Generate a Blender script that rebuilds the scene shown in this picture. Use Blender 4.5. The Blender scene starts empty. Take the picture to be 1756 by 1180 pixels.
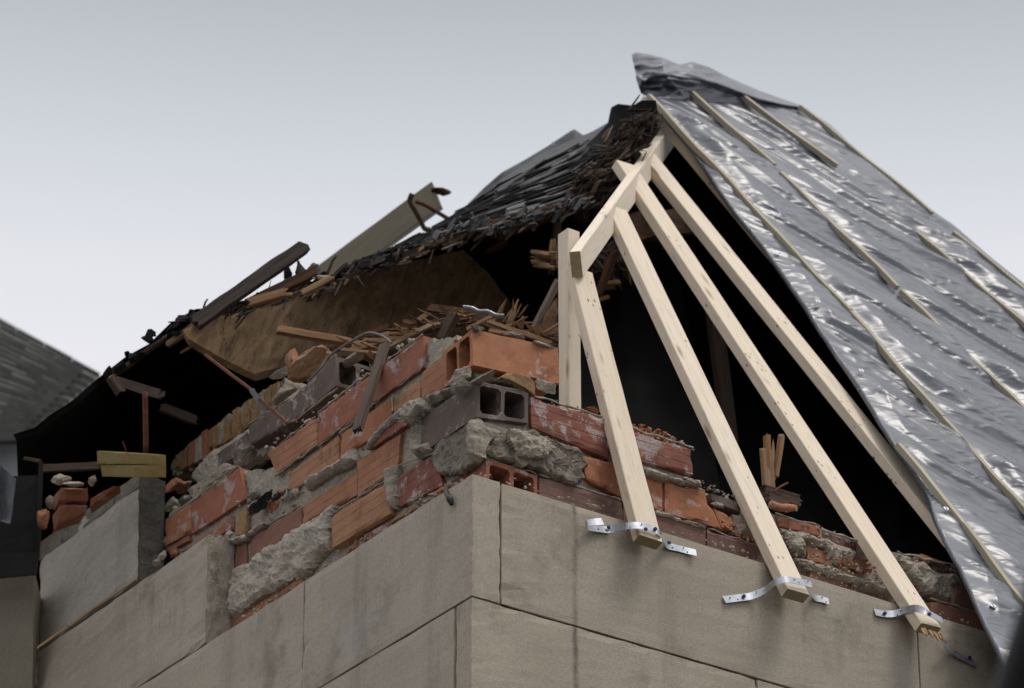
import bpy, bmesh, math, random
from mathutils import Vector as V, Matrix, noise
R=math.radians
rnd=random.Random(7)
S=bpy.context.scene
COL=S.collection
# ------------------------------------------------------------------ camera
F=6980.0; CX,CY=878.0,590.0; W0,H0=1756,1180
TH=R(28.0); AZ=R(55.03)
fh=V((math.cos(AZ),math.sin(AZ),0)); rt=V((math.sin(AZ),-math.cos(AZ),0))
fw=fh*math.cos(TH)+V((0,0,math.sin(TH))); up=rt.cross(fw)
def ray(x,y): return fw+rt*((x-CX)/F)-up*((y-CY)/F)
r0=ray(810,812); CAMZ=1.6; DC=13.0
Z0=CAMZ+DC*r0.z                       # height of the stone wall head above the ground
CAM=V((0,0,Z0))-r0*DC
cd=bpy.data.cameras.new('camera'); co=bpy.data.objects.new('camera',cd); COL.objects.link(co)
mw=Matrix((rt,up,-fw)).transposed().to_4x4(); mw.translation=CAM; co.matrix_world=mw
cd.sensor_width=36; cd.lens=F/W0*36; cd.clip_end=2000; cd.clip_start=.1
cd.dof.use_dof=True; cd.dof.focus_distance=13.3; cd.dof.aperture_fstop=4.5
S.camera=co
# ------------------------------------------------------------------ sky, sun, exposure
SUN=V((.22,-.36,.88)).normalized()
w=bpy.data.worlds.new('World'); S.world=w; w.use_nodes=True
nt=w.node_tree; N=nt.nodes; L=nt.links; N.clear()
out=N.new('ShaderNodeOutputWorld'); bg=N.new('ShaderNodeBackground'); L.new(bg.outputs[0],out.inputs[0])
sky=N.new('ShaderNodeTexSky'); sky.sky_type='NISHITA'; sky.sun_disc=False
sky.sun_elevation=math.asin(SUN.z); sky.sun_rotation=math.atan2(SUN.x,SUN.y)
bw=N.new('ShaderNodeRGBToBW'); L.new(sky.outputs[0],bw.inputs[0])
tc=N.new('ShaderNodeTexCoord'); nz=N.new('ShaderNodeTexNoise'); nz.inputs['Scale'].default_value=1.6; nz.inputs['Detail'].default_value=3
L.new(tc.outputs['Generated'],nz.inputs['Vector'])
sx=N.new('ShaderNodeSeparateXYZ'); L.new(tc.outputs['Generated'],sx.inputs[0])
rp=N.new('ShaderNodeValToRGB'); L.new(sx.outputs['Z'],rp.inputs[0])     # overcast: brighter towards the zenith
cr=rp.color_ramp; cr.elements[0].position=0; cr.elements[0].color=(.72,.725,.78,1); cr.elements[1].position=1; cr.elements[1].color=(1.55,1.55,1.58,1)
for a_,c_ in ((.40,(.80,.80,.84)),(.463,(.79,.79,.835)),(.485,(.74,.75,.80)),(.513,(.60,.63,.68)),(.545,(.45,.475,.52)),(.60,(.48,.50,.54)),(.75,(.92,.93,.97))):
    e=cr.elements.new(a_); e.color=(*c_,1)
mr=N.new('ShaderNodeMapRange'); L.new(nz.outputs[0],mr.inputs[0]); mr.inputs[1].default_value=.3; mr.inputs[2].default_value=.7; mr.inputs[3].default_value=.93; mr.inputs[4].default_value=1.07
ml=N.new('ShaderNodeVectorMath'); ml.operation='SCALE'; L.new(rp.outputs[0],ml.inputs[0]); L.new(mr.outputs[0],ml.inputs['Scale'])
ds=N.new('ShaderNodeVectorMath'); ds.operation='SCALE'; ds.inputs['Scale'].default_value=10.0; L.new(ml.outputs[0],ds.inputs[0])
mxs=N.new('ShaderNodeMix'); mxs.data_type='RGBA'; mxs.inputs[0].default_value=.04; L.new(ds.outputs[0],mxs.inputs[6]); L.new(bw.outputs[0],mxs.inputs[7])
L.new(mxs.outputs[2],bg.inputs[0]); bg.inputs[1].default_value=.1
sl=bpy.data.lights.new('sun','SUN'); sl.energy=1.35; sl.angle=R(18); sl.color=(1,.95,.88)
so=bpy.data.objects.new('sun',sl); COL.objects.link(so); so.rotation_euler=SUN.to_track_quat('Z','Y').to_euler(); so.location=(0,0,30)
S.view_settings.view_transform='Standard'; S.view_settings.look='None'; S.view_settings.gamma=1; S.view_settings.use_curve_mapping=False
S.view_settings.exposure=0.06
# ------------------------------------------------------------------ picture reading helpers: a pixel of a zoom window -> pixel -> point on a real plane
ZM=dict(P=(0,0,1),A=(0,540,3.806),B=(0,760,2.809),C=(380,560,3.806),D=(380,820,3.806),E=(700,560,3.371),F=(1000,700,3.806),
 G=(1340,840,3.471),H=(760,820,3.0276),I=(280,290,3.2519),J=(640,180,3.371),K=(440,470,3.2519),L=(900,200,3.2778),M=(1020,60,3.8065),
 N=(1300,200,3.2785),O=(1300,500,2.9496),Q=(820,380,3.471),R=(0,740,4.54),S=(260,780,5.853),T=(1340,860,4.2212),U=(660,640,5.3636))
def zp(z,x,y): a=ZM[z]; return (a[0]+x/a[2],a[1]+y/a[2])
RM=1.6; RN=V((0,-RM,1)).normalized()          # the right-hand roof slope (58 degrees) and its normal
ROOF0=V((0,-.03,Z0))
def hit(p,pl):
    d=ray(*p); k,c=pl
    if k=='x': t=(c-CAM.x)/d.x
    elif k=='y': t=(c-CAM.y)/d.y
    elif k=='z': t=(Z0+c-CAM.z)/d.z
    elif k=='d': t=c
    elif k=='roof': t=((ROOF0+RN*c-CAM).dot(RN))/d.dot(RN)
    return CAM+d*t
def pt(z,x,y,pl): return hit(zp(z,x,y),pl)
def mpx(pl_or_d=13.5): return pl_or_d/F
# ------------------------------------------------------------------ object helpers
WO={}
def link(o,parent,worldloc):
    COL.objects.link(o)
    if parent is not None:
        o.parent=parent; o.location=worldloc-WO[parent.name]
    else: o.location=worldloc
    WO[o.name]=worldloc.copy()
def tag(o,label=None,cat=None,group=None,kind=None):
    if label: o['label']=label
    if cat: o['category']=cat
    if group: o['group']=group
    if kind: o['kind']=kind
    return o
def empty(name,loc,label,cat,group=None):
    o=bpy.data.objects.new(name,None); o.empty_display_size=.1; link(o,None,V(loc)); return tag(o,label,cat,group)
def mesh(name,vs,fs,mat,parent=None,smooth=False):
    c=V((0,0,0))
    for v in vs: c+=V(v)
    c/=max(1,len(vs))
    me=bpy.data.meshes.new(name); me.from_pydata([tuple(V(v)-c) for v in vs],[],fs); me.update()
    if isinstance(mat,(list,tuple)):
        for m in mat: me.materials.append(m)
    else: me.materials.append(mat)
    if smooth: me.shade_smooth()
    o=bpy.data.objects.new(name,me); link(o,parent,c); return o
def frombm(name,bm,mat,parent=None,smooth=False):
    bm.verts.index_update()
    vs=[v.co.copy() for v in bm.verts]; fs=[[v.index for v in f.verts] for f in bm.faces]; bm.free()
    return mesh(name,vs,fs,mat,parent,smooth)
def framed(name,vs,fs,mat,M,parent=None,smooth=False):
    """mesh in a local frame M (wood: local X runs along the grain)"""
    me=bpy.data.meshes.new(name); me.from_pydata([tuple(v) for v in vs],[],fs); me.update(); me.materials.append(mat)
    if smooth: me.shade_smooth()
    o=bpy.data.objects.new(name,me); link(o,parent,M.translation.copy())
    q=M.to_quaternion(); o.rotation_mode='QUATERNION'; o.rotation_quaternion=q
    return o
def nz3(p,s,seed=0): return noise.noise(V(p)*s+V((seed*7.3,seed*3.1,seed*1.7)))
def fbm(p,s,seed=0): return nz3(p,s,seed)+.5*nz3(p,s*2.1,seed+3)+.25*nz3(p,s*4.3,seed+5)
# ------------------------------------------------------------------ materials
MATS={}
def material(name,c1,c2,rough=.85,sc=9,stain=None,dark=None,lines=None,bump=(60,.3,.004),grain=False,obj=False,spec=.3,knots=False,metal=0,fine=.25,streak=0,drip=0,gsc=(1.2,16,16)):
    m=bpy.data.materials.new(name); m.use_nodes=True; t=m.node_tree; n=t.nodes; l=t.links
    b=n['Principled BSDF']; b.inputs['Roughness'].default_value=rough; b.inputs['Metallic'].default_value=metal
    b.inputs['Specular IOR Level'].default_value=spec
    if grain or obj:
        tc=n.new('ShaderNodeTexCoord'); co_=tc.outputs['Object']
        oi=n.new('ShaderNodeObjectInfo'); ad=n.new('ShaderNodeVectorMath'); ad.operation='MULTIPLY_ADD'
        cb=n.new('ShaderNodeCombineXYZ'); 
        for i in range(3): l.new(oi.outputs['Random'],cb.inputs[i])
        l.new(cb.outputs[0],ad.inputs[0]); ad.inputs[1].default_value=(37,53,19); l.new(co_,ad.inputs[2]); base=ad.outputs[0]
    else:
        gm=n.new('ShaderNodeNewGeometry'); base=gm.outputs['Position']
    def nse(scale,det=5,vec=None,ro=.6,dist=0):
        q=n.new('ShaderNodeTexNoise'); q.inputs['Scale'].default_value=scale; q.inputs['Detail'].default_value=det; q.inputs['Roughness'].default_value=ro
        q.inputs['Distortion'].default_value=dist; l.new(vec or base,q.inputs['Vector']); return q.outputs[0]
    def ramp(v,a,bb,lo=0,hi=1):
        q=n.new('ShaderNodeMapRange'); q.inputs[1].default_value=a; q.inputs[2].default_value=bb; q.inputs[3].default_value=lo; q.inputs[4].default_value=hi
        l.new(v,q.inputs[0]); return q.outputs[0]
    def mix(f,a,bcol,mode='MIX'):
        q=n.new('ShaderNodeMix'); q.data_type='RGBA'; q.blend_type=mode
        if isinstance(f,float): q.inputs[0].default_value=f
        else: l.new(f,q.inputs[0])
        for i,x in ((6,a),(7,bcol)):
            if isinstance(x,tuple): q.inputs[i].default_value=(*x,1)
            else: l.new(x,q.inputs[i])
        return q.outputs[2]
    def mul(a,c):
        q=n.new('ShaderNodeMath'); q.operation='MULTIPLY'; l.new(a,q.inputs[0])
        if isinstance(c,float): q.inputs[1].default_value=c
        else: l.new(c,q.inputs[1])
        return q.outputs[0]
    gv=base
    if grain:
        mp=n.new('ShaderNodeMapping'); mp.inputs['Scale'].default_value=gsc; l.new(base,mp.inputs[0]); gv=mp.outputs[0]
        f=ramp(nse(4,6,gv,.65,.6),.3,.7)
    else: f=ramp(nse(sc,6),.32,.68)
    col=mix(f,c1,c2)
    col=mix(ramp(nse(90,3),.35,.65,0,fine),col,tuple(x*.45 for x in c1))
    if knots:
        vo=n.new('ShaderNodeTexVoronoi'); vo.inputs['Scale'].default_value=1
        mp=n.new('ShaderNodeMapping'); mp.inputs['Scale'].default_value=(4,17,17); l.new(base,mp.inputs[0]); l.new(mp.outputs[0],vo.inputs['Vector'])
        col=mix(mul(ramp(vo.outputs['Distance'],.05,.22,.7,0),ramp(nse(3,2),.48,.53)),col,(.17,.085,.04))
        vo=n.new('ShaderNodeTexVoronoi'); vo.inputs['Scale'].default_value=1
        mp=n.new('ShaderNodeMapping'); mp.inputs['Scale'].default_value=(20,46,46); l.new(base,mp.inputs[0]); l.new(mp.outputs[0],vo.inputs['Vector'])
        kk=mul(ramp(vo.outputs['Distance'],.11,.2,.92,0),ramp(nse(5,2),.56,.60))
        col=mix(kk,col,(.06,.035,.02))
        col=mix(ramp(nse(2.2,5,gv,.6,1.5),.55,.62,0,.35),col,tuple(x*.62 for x in c1))
    if dark:
        col=mix(ramp(nse(dark[1]*(.25 if grain else 1),7,gv if grain else None,.7),dark[2],dark[2]+.14,0,dark[0]),col,dark[3] if len(dark)>3 else (.02,.018,.016))
    if stain:
        c,amt,scl,th=stain
        st=mul(ramp(nse(scl,9,None,.72,.3),th,th+.07),ramp(nse(140,4),.3,.55,.25,1))
        col=mix(mul(st,amt),col,c)
    if streak:
        mp=n.new('ShaderNodeMapping'); mp.inputs['Scale'].default_value=(7,7,.7); l.new(base,mp.inputs[0])
        col=mix(ramp(nse(1,5,mp.outputs[0],.6),.54,.66,0,streak),col,(.10,.085,.06))
        mp=n.new('ShaderNodeMapping'); mp.inputs['Scale'].default_value=(5,5,.5); mp.inputs['Location'].default_value=(9.3,2.2,4.1); l.new(base,mp.inputs[0])
        col=mix(ramp(nse(1,5,mp.outputs[0],.6),.56,.68,0,streak*.8),col,(.46,.44,.42))
    if drip:
        sx_=n.new('ShaderNodeSeparateXYZ'); l.new(base,sx_.inputs[0])
        q=n.new('ShaderNodeMath'); q.operation='MULTIPLY_ADD'; l.new(nse(6,4),q.inputs[0]); q.inputs[1].default_value=.035; l.new(sx_.outputs['X'],q.inputs[2])
        q2=n.new('ShaderNodeMath'); q2.operation='SUBTRACT'; l.new(q.outputs[0],q2.inputs[0]); q2.inputs[1].default_value=drip+.0175
        q3=n.new('ShaderNodeMath'); q3.operation='ABSOLUTE'; l.new(q2.outputs[0],q3.inputs[0])
        col=mix(mul(ramp(q3.outputs[0],.002,.016,.75,0),ramp(nse(9,4),.35,.6,.15,1)),col,(.05,.042,.035))
    hv=nse(bump[0],8,gv if grain else None,.7)
    if lines:
        pitch,strength,wid=lines[:3]; lb=lines[3] if len(lines)>3 else 1.0
        sp=n.new('ShaderNodeSeparateXYZ'); l.new(base,sp.inputs[0])
        w_=n.new('ShaderNodeMath'); w_.operation='MULTIPLY_ADD'; l.new(nse(5,1),w_.inputs[0]); w_.inputs[1].default_value=.006; l.new(sp.outputs['Z'],w_.inputs[2])
        q=n.new('ShaderNodeMath'); q.operation='DIVIDE'; l.new(w_.outputs[0],q.inputs[0]); q.inputs[1].default_value=pitch
        fr=n.new('ShaderNodeMath'); fr.operation='PINGPONG'; l.new(q.outputs[0],fr.inputs[0]); fr.inputs[1].default_value=.5
        lm=ramp(fr.outputs[0],0,wid,1,0)
        lm=mul(lm,ramp(nse(14,3),.3,.5,.3,1))
        col=mix(mul(lm,strength),col,tuple(x*.3 for x in c1))
        sb=n.new('ShaderNodeMath'); sb.operation='SUBTRACT'; l.new(hv,sb.inputs[0]); l.new(mul(lm,lb),sb.inputs[1]); hv=sb.outputs[0]
    if grain:
        hs=n.new('ShaderNodeHueSaturation'); l.new(col,hs.inputs['Color']); l.new(ramp(oi.outputs['Random'],0,1,.86,1.06),hs.inputs['Value']); l.new(ramp(oi.outputs['Random'],0,1,1.15,.9),hs.inputs['Saturation']); col=hs.outputs[0]
    l.new(col,b.inputs['Base Color'])
    bp=n.new('ShaderNodeBump'); bp.inputs['Strength'].default_value=bump[1]; bp.inputs['Distance'].default_value=bump[2]
    l.new(hv,bp.inputs['Height']); l.new(bp.outputs[0],b.inputs['Normal'])
    MATS[name]=m; return m
EFF=(.50,.46,.44)
mO=material('tile_orange',(.45,.20,.10),(.32,.125,.065),stain=(EFF,.65,9,.56),dark=(.5,11,.55))
mR=material('tile_red',(.36,.14,.085),(.25,.095,.06),stain=(EFF,.65,9,.54),dark=(.5,9,.54))
mT=material('tile_tan',(.44,.245,.135),(.36,.165,.09),stain=(EFF,.6,9,.6),dark=(.5,12,.54),lines=(.036,.85,.06))
mOL=material('tile_orange_scored',(.44,.215,.12),(.32,.135,.078),stain=(EFF,.6,8,.6),dark=(.5,11,.55),lines=(.034,.85,.07))
mRL=material('tile_red_scored',(.29,.11,.075),(.20,.075,.053),stain=(EFF,.72,12,.50),dark=(.5,9,.55),lines=(.034,.9,.08))
mP=material('tile_purple',(.17,.125,.105),(.115,.088,.074),stain=(EFF,.6,10,.55),dark=(.5,10,.6))
mPL=material('tile_brown_scored',(.22,.12,.095),(.15,.09,.075),stain=(EFF,.55,9,.6),dark=(.5,10,.6),lines=(.034,.6,.06))
mB=material('tile_brown',(.28,.14,.095),(.23,.11,.078),stain=(EFF,.4,8,.64),dark=(.4,10,.64))
mY=material('brick_yellow',(.34,.21,.10),(.24,.13,.06),stain=((.4,.36,.3),.6,10,.55),dark=(.8,10,.55))
mYR=material('brick_mixed',(.33,.16,.08),(.26,.08,.04),stain=((.4,.36,.3),.6,10,.55),dark=(.7,10,.56))
mM=material('mortar',(.52,.46,.37),(.33,.285,.225),sc=16,rough=.95,stain=((.46,.42,.36),.7,20,.55),dark=(.75,9,.56,(.05,.045,.04)),bump=(70,.9,.012),fine=.4)
mMD=material('mortar_sooty',(.35,.305,.24),(.15,.13,.108),sc=20,rough=.95,stain=((.38,.33,.26),.9,9,.57),dark=(.7,11,.56),bump=(80,.9,.01),fine=.4)
mML=material('mortar_light',(.55,.49,.41),(.42,.365,.30),sc=10,rough=.95,stain=((.5,.46,.41),.6,20,.55),dark=(.5,9,.63,(.08,.06,.05)),bump=(60,.9,.01),fine=.3)
STN=dict(streak=.22,rough=.9,sc=2.6,bump=(160,.35,.004),fine=.35)
mS1=material('stone_smooth',(.49,.425,.34),(.40,.345,.275),stain=((.44,.42,.40),.5,1.3,.60),dark=(.6,2.2,.56,(.10,.085,.06)),**STN)
mS2=material('stone_tooled',drip=hit((987,1080),('y',0)).x,c1=(.49,.43,.34),c2=(.40,.348,.27),stain=((.4,.36,.3),.35,3.5,.62),dark=(.55,2.4,.54,(.11,.095,.07)),lines=(.0088,.08,.35,.12),**STN)
mS3=material('stone_weathered',(.42,.38,.32),(.50,.46,.41),stain=((.42,.39,.36),.4,5,.58),dark=(.9,5,.60,(.05,.05,.045)),**STN)
mS4=material('stone_broken_end',(.14,.13,.115),(.08,.075,.068),rough=.95,sc=8,stain=((.34,.3,.25),.8,6,.57),bump=(50,1,.02),fine=.4)
mJ=material('joint_mortar',(.27,.22,.16),(.12,.10,.075),sc=20,rough=.95,dark=(.8,7,.52,(.03,.027,.02)),bump=(70,.8,.01))
mW=material('new_lumber',(.80,.69,.54),(.70,.585,.44),rough=.6,grain=True,knots=True,bump=(8,.15,.002),spec=.25,fine=.06)
mWE=material('lumber_end',(.42,.34,.18),(.33,.26,.12),rough=.7,grain=True,bump=(8,.2,.002))
mWO=material('old_timber',(.56,.40,.24),(.15,.10,.06),gsc=(.45,6,6),rough=.85,grain=True,knots=True,dark=(.8,5,.56),bump=(9,.5,.006))
mWR=material('rotten_timber',(.15,.075,.038),(.06,.032,.02),rough=.9,grain=True,dark=(.85,8,.5),bump=(12,.8,.01))
mWS=material('splintered_wood',(.36,.215,.105),(.18,.095,.048),rough=.8,grain=True,dark=(.6,14,.58),bump=(10,.6,.006))
mWD=material('dark_plank',(.12,.078,.052),(.055,.038,.028),rough=.85,grain=True,bump=(9,.5,.006))
mWG=material('painted_board',(.34,.30,.21),(.28,.245,.17),rough=.6,grain=True,bump=(6,.1,.002))
mPT=material('treated_wood',(.32,.27,.10),(.30,.20,.07),rough=.7,obj=True,sc=16,dark=(.5,12,.58,(.10,.14,.05)),bump=(40,.2,.003))
mSL=material('slate',(.10,.10,.10),(.035,.036,.037),rough=.7,sc=12,stain=((.22,.2,.17),.5,22,.6),bump=(50,.6,.006),spec=.5,fine=.4)
mFE=material('felt_and_dark_fill',(.017,.016,.015),(.010,.010,.010),rough=.9,sc=5,bump=(12,.3,.02),spec=.1)  # felt scraps, and the near-black that stands in for interior darkness
mBK=material('black_sheet',(.018,.019,.021),(.011,.012,.013),rough=.5,sc=4,bump=(7,.5,.03),spec=.3)
mRU=material('rusty_iron',(.20,.07,.035),(.09,.04,.028),rough=.8,sc=30,bump=(90,.5,.004))
mWI=material('grey_wire',(.20,.19,.17),(.13,.12,.11),rough=.6,sc=30)
mGL=material('galvanised',(.50,.52,.56),(.38,.40,.44),rough=.42,metal=.75,sc=40,bump=(120,.1,.001),spec=.5,fine=.1)
mNA=material('blue_nail',(.02,.03,.11),(.03,.04,.14),rough=.35,metal=.5,sc=40)
mHO=material('punched_hole',(.02,.02,.02),(.03,.03,.03),rough=.8)
mFL=material('dark_flashing',(.035,.034,.034),(.022,.022,.023),rough=.5,sc=5,stain=((.2,.19,.18),.5,14,.66),spec=.4)
mGM=material('grey_sheet_metal',(.16,.17,.18),(.10,.11,.115),rough=.35,metal=.4,sc=9)
mSH=material('grey_shingle',(.27,.275,.25),(.15,.155,.145),rough=.9,obj=True,sc=5,bump=(60,.5,.004))
mPA=material('pale_siding',(.66,.69,.74),(.60,.63,.69),rough=.7,sc=4)
mAS=material('asphalt',(.055,.054,.052),(.045,.044,.043),rough=.95,sc=1.5)
mPO=material('black_post',(.015,.015,.016),(.02,.02,.02),rough=.5)
mTN=material('rendered_wall',(.40,.36,.285),(.33,.295,.23),sc=3,rough=.9,dark=(.5,4,.6,(.13,.11,.08)),bump=(120,.4,.005))
# tarpaulin
def tarp_mat():
    m=material('grey_tarpaulin',(.082,.090,.112),(.105,.114,.136),rough=.30,sc=3,bump=(22,.2,.01),spec=.6,fine=.05)
    t=m.node_tree; n=t.nodes; l=t.links; b=n['Principled BSDF']
    gm=n.new('ShaderNodeNewGeometry')
    mp=n.new('ShaderNodeMapping'); mp.inputs['Rotation'].default_value=(R(0),R(30),R(-12)); mp.inputs['Scale'].default_value=(.45,1.3,1.3)
    l.new(gm.outputs['Position'],mp.inputs[0]); prev=None
    for sc_,dist,st in ((6,.016,.45),(22,.006,.8)):
        q=n.new('ShaderNodeTexNoise'); q.noise_type='RIDGED_MULTIFRACTAL'; q.inputs['Scale'].default_value=sc_; q.inputs['Detail'].default_value=3; q.inputs['Distortion'].default_value=.5
        l.new(mp.outputs[0],q.inputs['Vector'])
        bp=n.new('ShaderNodeBump'); bp.inputs['Strength'].default_value=st; bp.inputs['Distance'].default_value=dist; l.new(q.outputs[0],bp.inputs['Height'])
        if prev: l.new(prev,bp.inputs['Normal'])
        prev=bp.outputs[0]
    l.new(prev,b.inputs['Normal'])
    return m
mTA=tarp_mat()
# ------------------------------------------------------------------ shape builders
def trilin(q,dv):
    """q: four corners TL,TR,BR,BL of the face; dv: vector into the wall -> map (u,v,w)"""
    TL,TR,BR,BL=[V(p) for p in q]
    return lambda u,v,w:(BL*(1-u)+BR*u)*(1-v)+(TL*(1-u)+TR*u)*v+dv*w
def slab(name,q,dv,mat,parent=None,amp=.003,bev=.006,cuts=4,seed=None,fs=25,edge=0.0):
    seed=rnd.random()*50 if seed is None else seed
    f=trilin(q,dv); bm=bmesh.new()
    c=[bm.verts.new(f(u,v,w_)) for w_ in (0,1) for v in (0,1) for u in (0,1)]
    for a in ((0,1,3,2),(5,4,6,7),(4,0,2,6),(1,5,7,3),(2,3,7,6),(4,5,1,0)): bm.faces.new([c[i] for i in a])
    bmesh.ops.recalc_face_normals(bm,faces=bm.faces)
    if cuts: bmesh.ops.subdivide_edges(bm,edges=bm.edges[:],cuts=cuts,use_grid_fill=True)
    bm.normal_update()
    cen=f(.5,.5,.5)
    for v in bm.verts:
        n=v.normal.copy(); flat=max(abs(n.x),abs(n.y),abs(n.z))
        k=fbm(v.co,fs,seed)*amp
        sharp=len({tuple(round(x,1) for x in g.normal) for g in v.link_faces})
        if sharp>1: k-=bev*(.4+.6*abs(nz3(v.co,30,seed)))+edge*max(0,nz3(v.co,18,seed+9))*1.5
        v.co+=n*k
    return frombm(name,bm,mat,parent)
def hollow(name,q,dv,mat,parent=None,nh=2,axis='w',wall=.016,amp=.0015,nv=1,seed=0):
    """extruded clay tile: cells run along axis w (into the wall) or u (along the face)"""
    f=trilin(q,dv); TL,TR,BR,BL=[V(p) for p in q]
    if axis=='w': A=(TR-TL).length; B=(TL-BL).length; g=lambda a,b,c:f(a,b,c)
    else: A=dv.length; B=(TR-BR).length; g=lambda a,b,c:f(1-c,b,a)
    wa=wall/A; wb=wall/B
    def cuts(n,wd):
        cell=(1-wd*(n+1))/n; r=[0]
        for i in range(n): r+=[wd+i*(cell+wd),wd+i*(cell+wd)+cell]
        return r+[1]
    xs=cuts(nh,wa); ys=cuts(nv,wb)
    # chamfer the cells' corners: each hole is an 8-gon
    bm=bmesh.new(); K=6
    def vert(a,b,c):
        p=g(a,b,c); return bm.verts.new(p+V((nz3(p,30,1),nz3(p,30,2),nz3(p,30,3)))*amp*2)
    rings=[]; 
    cx=.11
    for k in range(K+1):
        c=k/K; holes=[]
        for i in range(nh):
            for j in range(nv):
                x0,x1,y0,y1=xs[1+2*i],xs[2+2*i],ys[1+2*j],ys[2+2*j]; dx=(x1-x0)*cx; dy=(y1-y0)*cx
                holes.append([vert(*p,c) for p in ((x0+dx,y0),(x1-dx,y0),(x1,y0+dy),(x1,y1-dy),(x1-dx,y1),(x0+dx,y1),(x0,y1-dy),(x0,y0+dy))])
        outer=[]
        M_=2*nh+1
        for i in range(M_+1): outer.append(vert(xs[i],0,c))
        for j in (.33,.66): outer.append(vert(1,j,c))
        for i in range(M_,-1,-1): outer.append(vert(xs[i],1,c))
        for j in (.66,.33): outer.append(vert(0,j,c))
        rings.append((outer,holes))
    for k in range(K):
        o0,h0=rings[k]; o1,h1=rings[k+1]
        n_=len(o0)
        for i in range(n_): bm.faces.new((o0[i],o0[(i+1)%n_],o1[(i+1)%n_],o1[i]))
        for a,b_ in zip(h0,h1):
            for i in range(8): bm.faces.new((a[(i+1)%8],a[i],b_[i],b_[(i+1)%8]))
    for k in (0,K):
        o,h=rings[k]; es=[]
        for loop in [o]+h:
            for i in range(len(loop)):
                e_=bm.edges.get((loop[i],loop[(i+1)%len(loop)])); es.append(e_)
        bmesh.ops.triangle_fill(bm,edges=es,use_beauty=True)
    # remove fill inside holes
    bmesh.ops.recalc_face_normals(bm,faces=bm.faces)
    return frombm(name,bm,mat,parent)
def chunk(name,P,r,mat,parent=None,seed=None,ax=None,cutsn=13,amp=.12,sub=4,rough=.10):
    """irregular broken lump, r=(ru,rv,rw) along axes ax"""
    seed=rnd.random()*90 if seed is None else seed
    rr=random.Random(seed); bm=bmesh.new(); bmesh.ops.create_icosphere(bm,subdivisions=sub,radius=1)
    pl=[(V((rr.gauss(0,1),rr.gauss(0,1),rr.gauss(0,1))).normalized(),rr.uniform(.45,.8)) for _ in range(cutsn)]
    ax=ax or (rt,V((0,0,1)),fh)
    for v in bm.verts:
        p=v.co.copy()
        for n_,d in pl:
            s=p.dot(n_)
            if s>d: p-=n_*(s-d)
        p*=1+amp*nz3(p,1.3,seed)+rough*nz3(p,4.5,seed)+rough*.6*nz3(p,10,seed)+rough*.35*nz3(p,22,seed)
        v.co=P+ax[0]*p.x*r[0]+ax[1]*p.y*r[1]+ax[2]*p.z*r[2]
    return frombm(name,bm,mat,parent)
def axes(pl,rot=0):
    if pl=='x': u,w_=V((0,-1,0)),V((1,0,0))
    elif pl=='y': u,w_=V((1,0,0)),V((0,1,0))
    else: u,w_=rt.copy(),fh.copy()
    z=V((0,0,1)); c,s=math.cos(R(rot)),math.sin(R(rot))
    return (u*c+z*s,z*c-u*s,w_)
def lump(name,z,x,y,rx,ry,pl,mat,parent=None,rot=0,dz=None,back=0,**k):
    """lump centred on a zoom pixel; rx, ry in zoom pixels"""
    P=pt(z,x,y,pl); sc=ZM[z][2]; d=(P-CAM).dot(fw); m=d/F/sc
    A=axes(pl[0],rot)
    fu={'x':1/.5736,'y':1/.8192}.get(pl[0],1)
    ru=rx*m*(1+(fu-1)*abs(math.cos(R(rot)))); rv=ry*m*1.12
    return chunk(name,P+A[2]*back,(ru,rv,dz or (ru+rv)/2*.6),mat,parent,ax=A,**k)
def frame(P0,P1,wide):
    X=(P1-P0).normalized(); Y=(wide-X*wide.dot(X)).normalized(); Z=X.cross(Y)
    M=Matrix((X,Y,Z)).transposed().to_4x4(); M.translation=(P0+P1)/2; return M
def beam(name,P0,P1,wd,t,mat,wide=V((1,0,0)),parent=None,jag=(0,0),amp=.001,n=14,seed=None,taper=1.0,bev=.0025,skew=(0,0),endm=None):
    """board from P0 to P1; wd along 'wide', t across; jag: length of broken ends"""
    seed=rnd.random()*50 if seed is None else seed
    rr=random.Random(seed)
    M=frame(P0,P1,wide); Ln=(P1-P0).length; vs=[]; fs=[]
    prof=[]
    b=min(bev,t*.3,wd*.3); ny=6 if max(jag)>0 else 2; 
    ys=[-wd/2+b+(wd-2*b)*i/ny for i in range(ny+1)]
    for y in ys: prof.append((y,-t/2))
    prof.append((wd/2,-t/2+b)); prof.append((wd/2,t/2-b))
    for y in reversed(ys): prof.append((y,t/2))
    prof.append((-wd/2,t/2-b)); prof.append((-wd/2,-t/2+b))
    m=len(prof)
    for i in range(n+1):
        f=i/n; sx_=-Ln/2+Ln*f
        for j,(y,z) in enumerate(prof):
            x=sx_
            if i==0: x-=jag[0]*(rr.random()**1.5) - skew[0]*y/wd
            if i==n: x+=jag[1]*(rr.random()**1.5) + skew[1]*y/wd
            k=1+(taper-1)*f
            q=V((x*3,y*20,z*20)); 
            vs.append(V((x,y*k+amp*nz3(q,3,seed),z*k+amp*nz3(q,3,seed+8))))
    for i in range(n):
        for j in range(m):
            a=i*m+j; b_=i*m+(j+1)%m; fs.append((a,b_,b_+m,a+m))
    fs.append(tuple(reversed(range(m)))); fs.append(tuple(range(n*m,n*m+m)))
    o=framed(name,vs,fs,mat,M,parent)
    if endm: o.data.materials.append(endm); o.data.polygons[-1].material_index=1; o.data.polygons[-2].material_index=1
    return o
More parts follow.
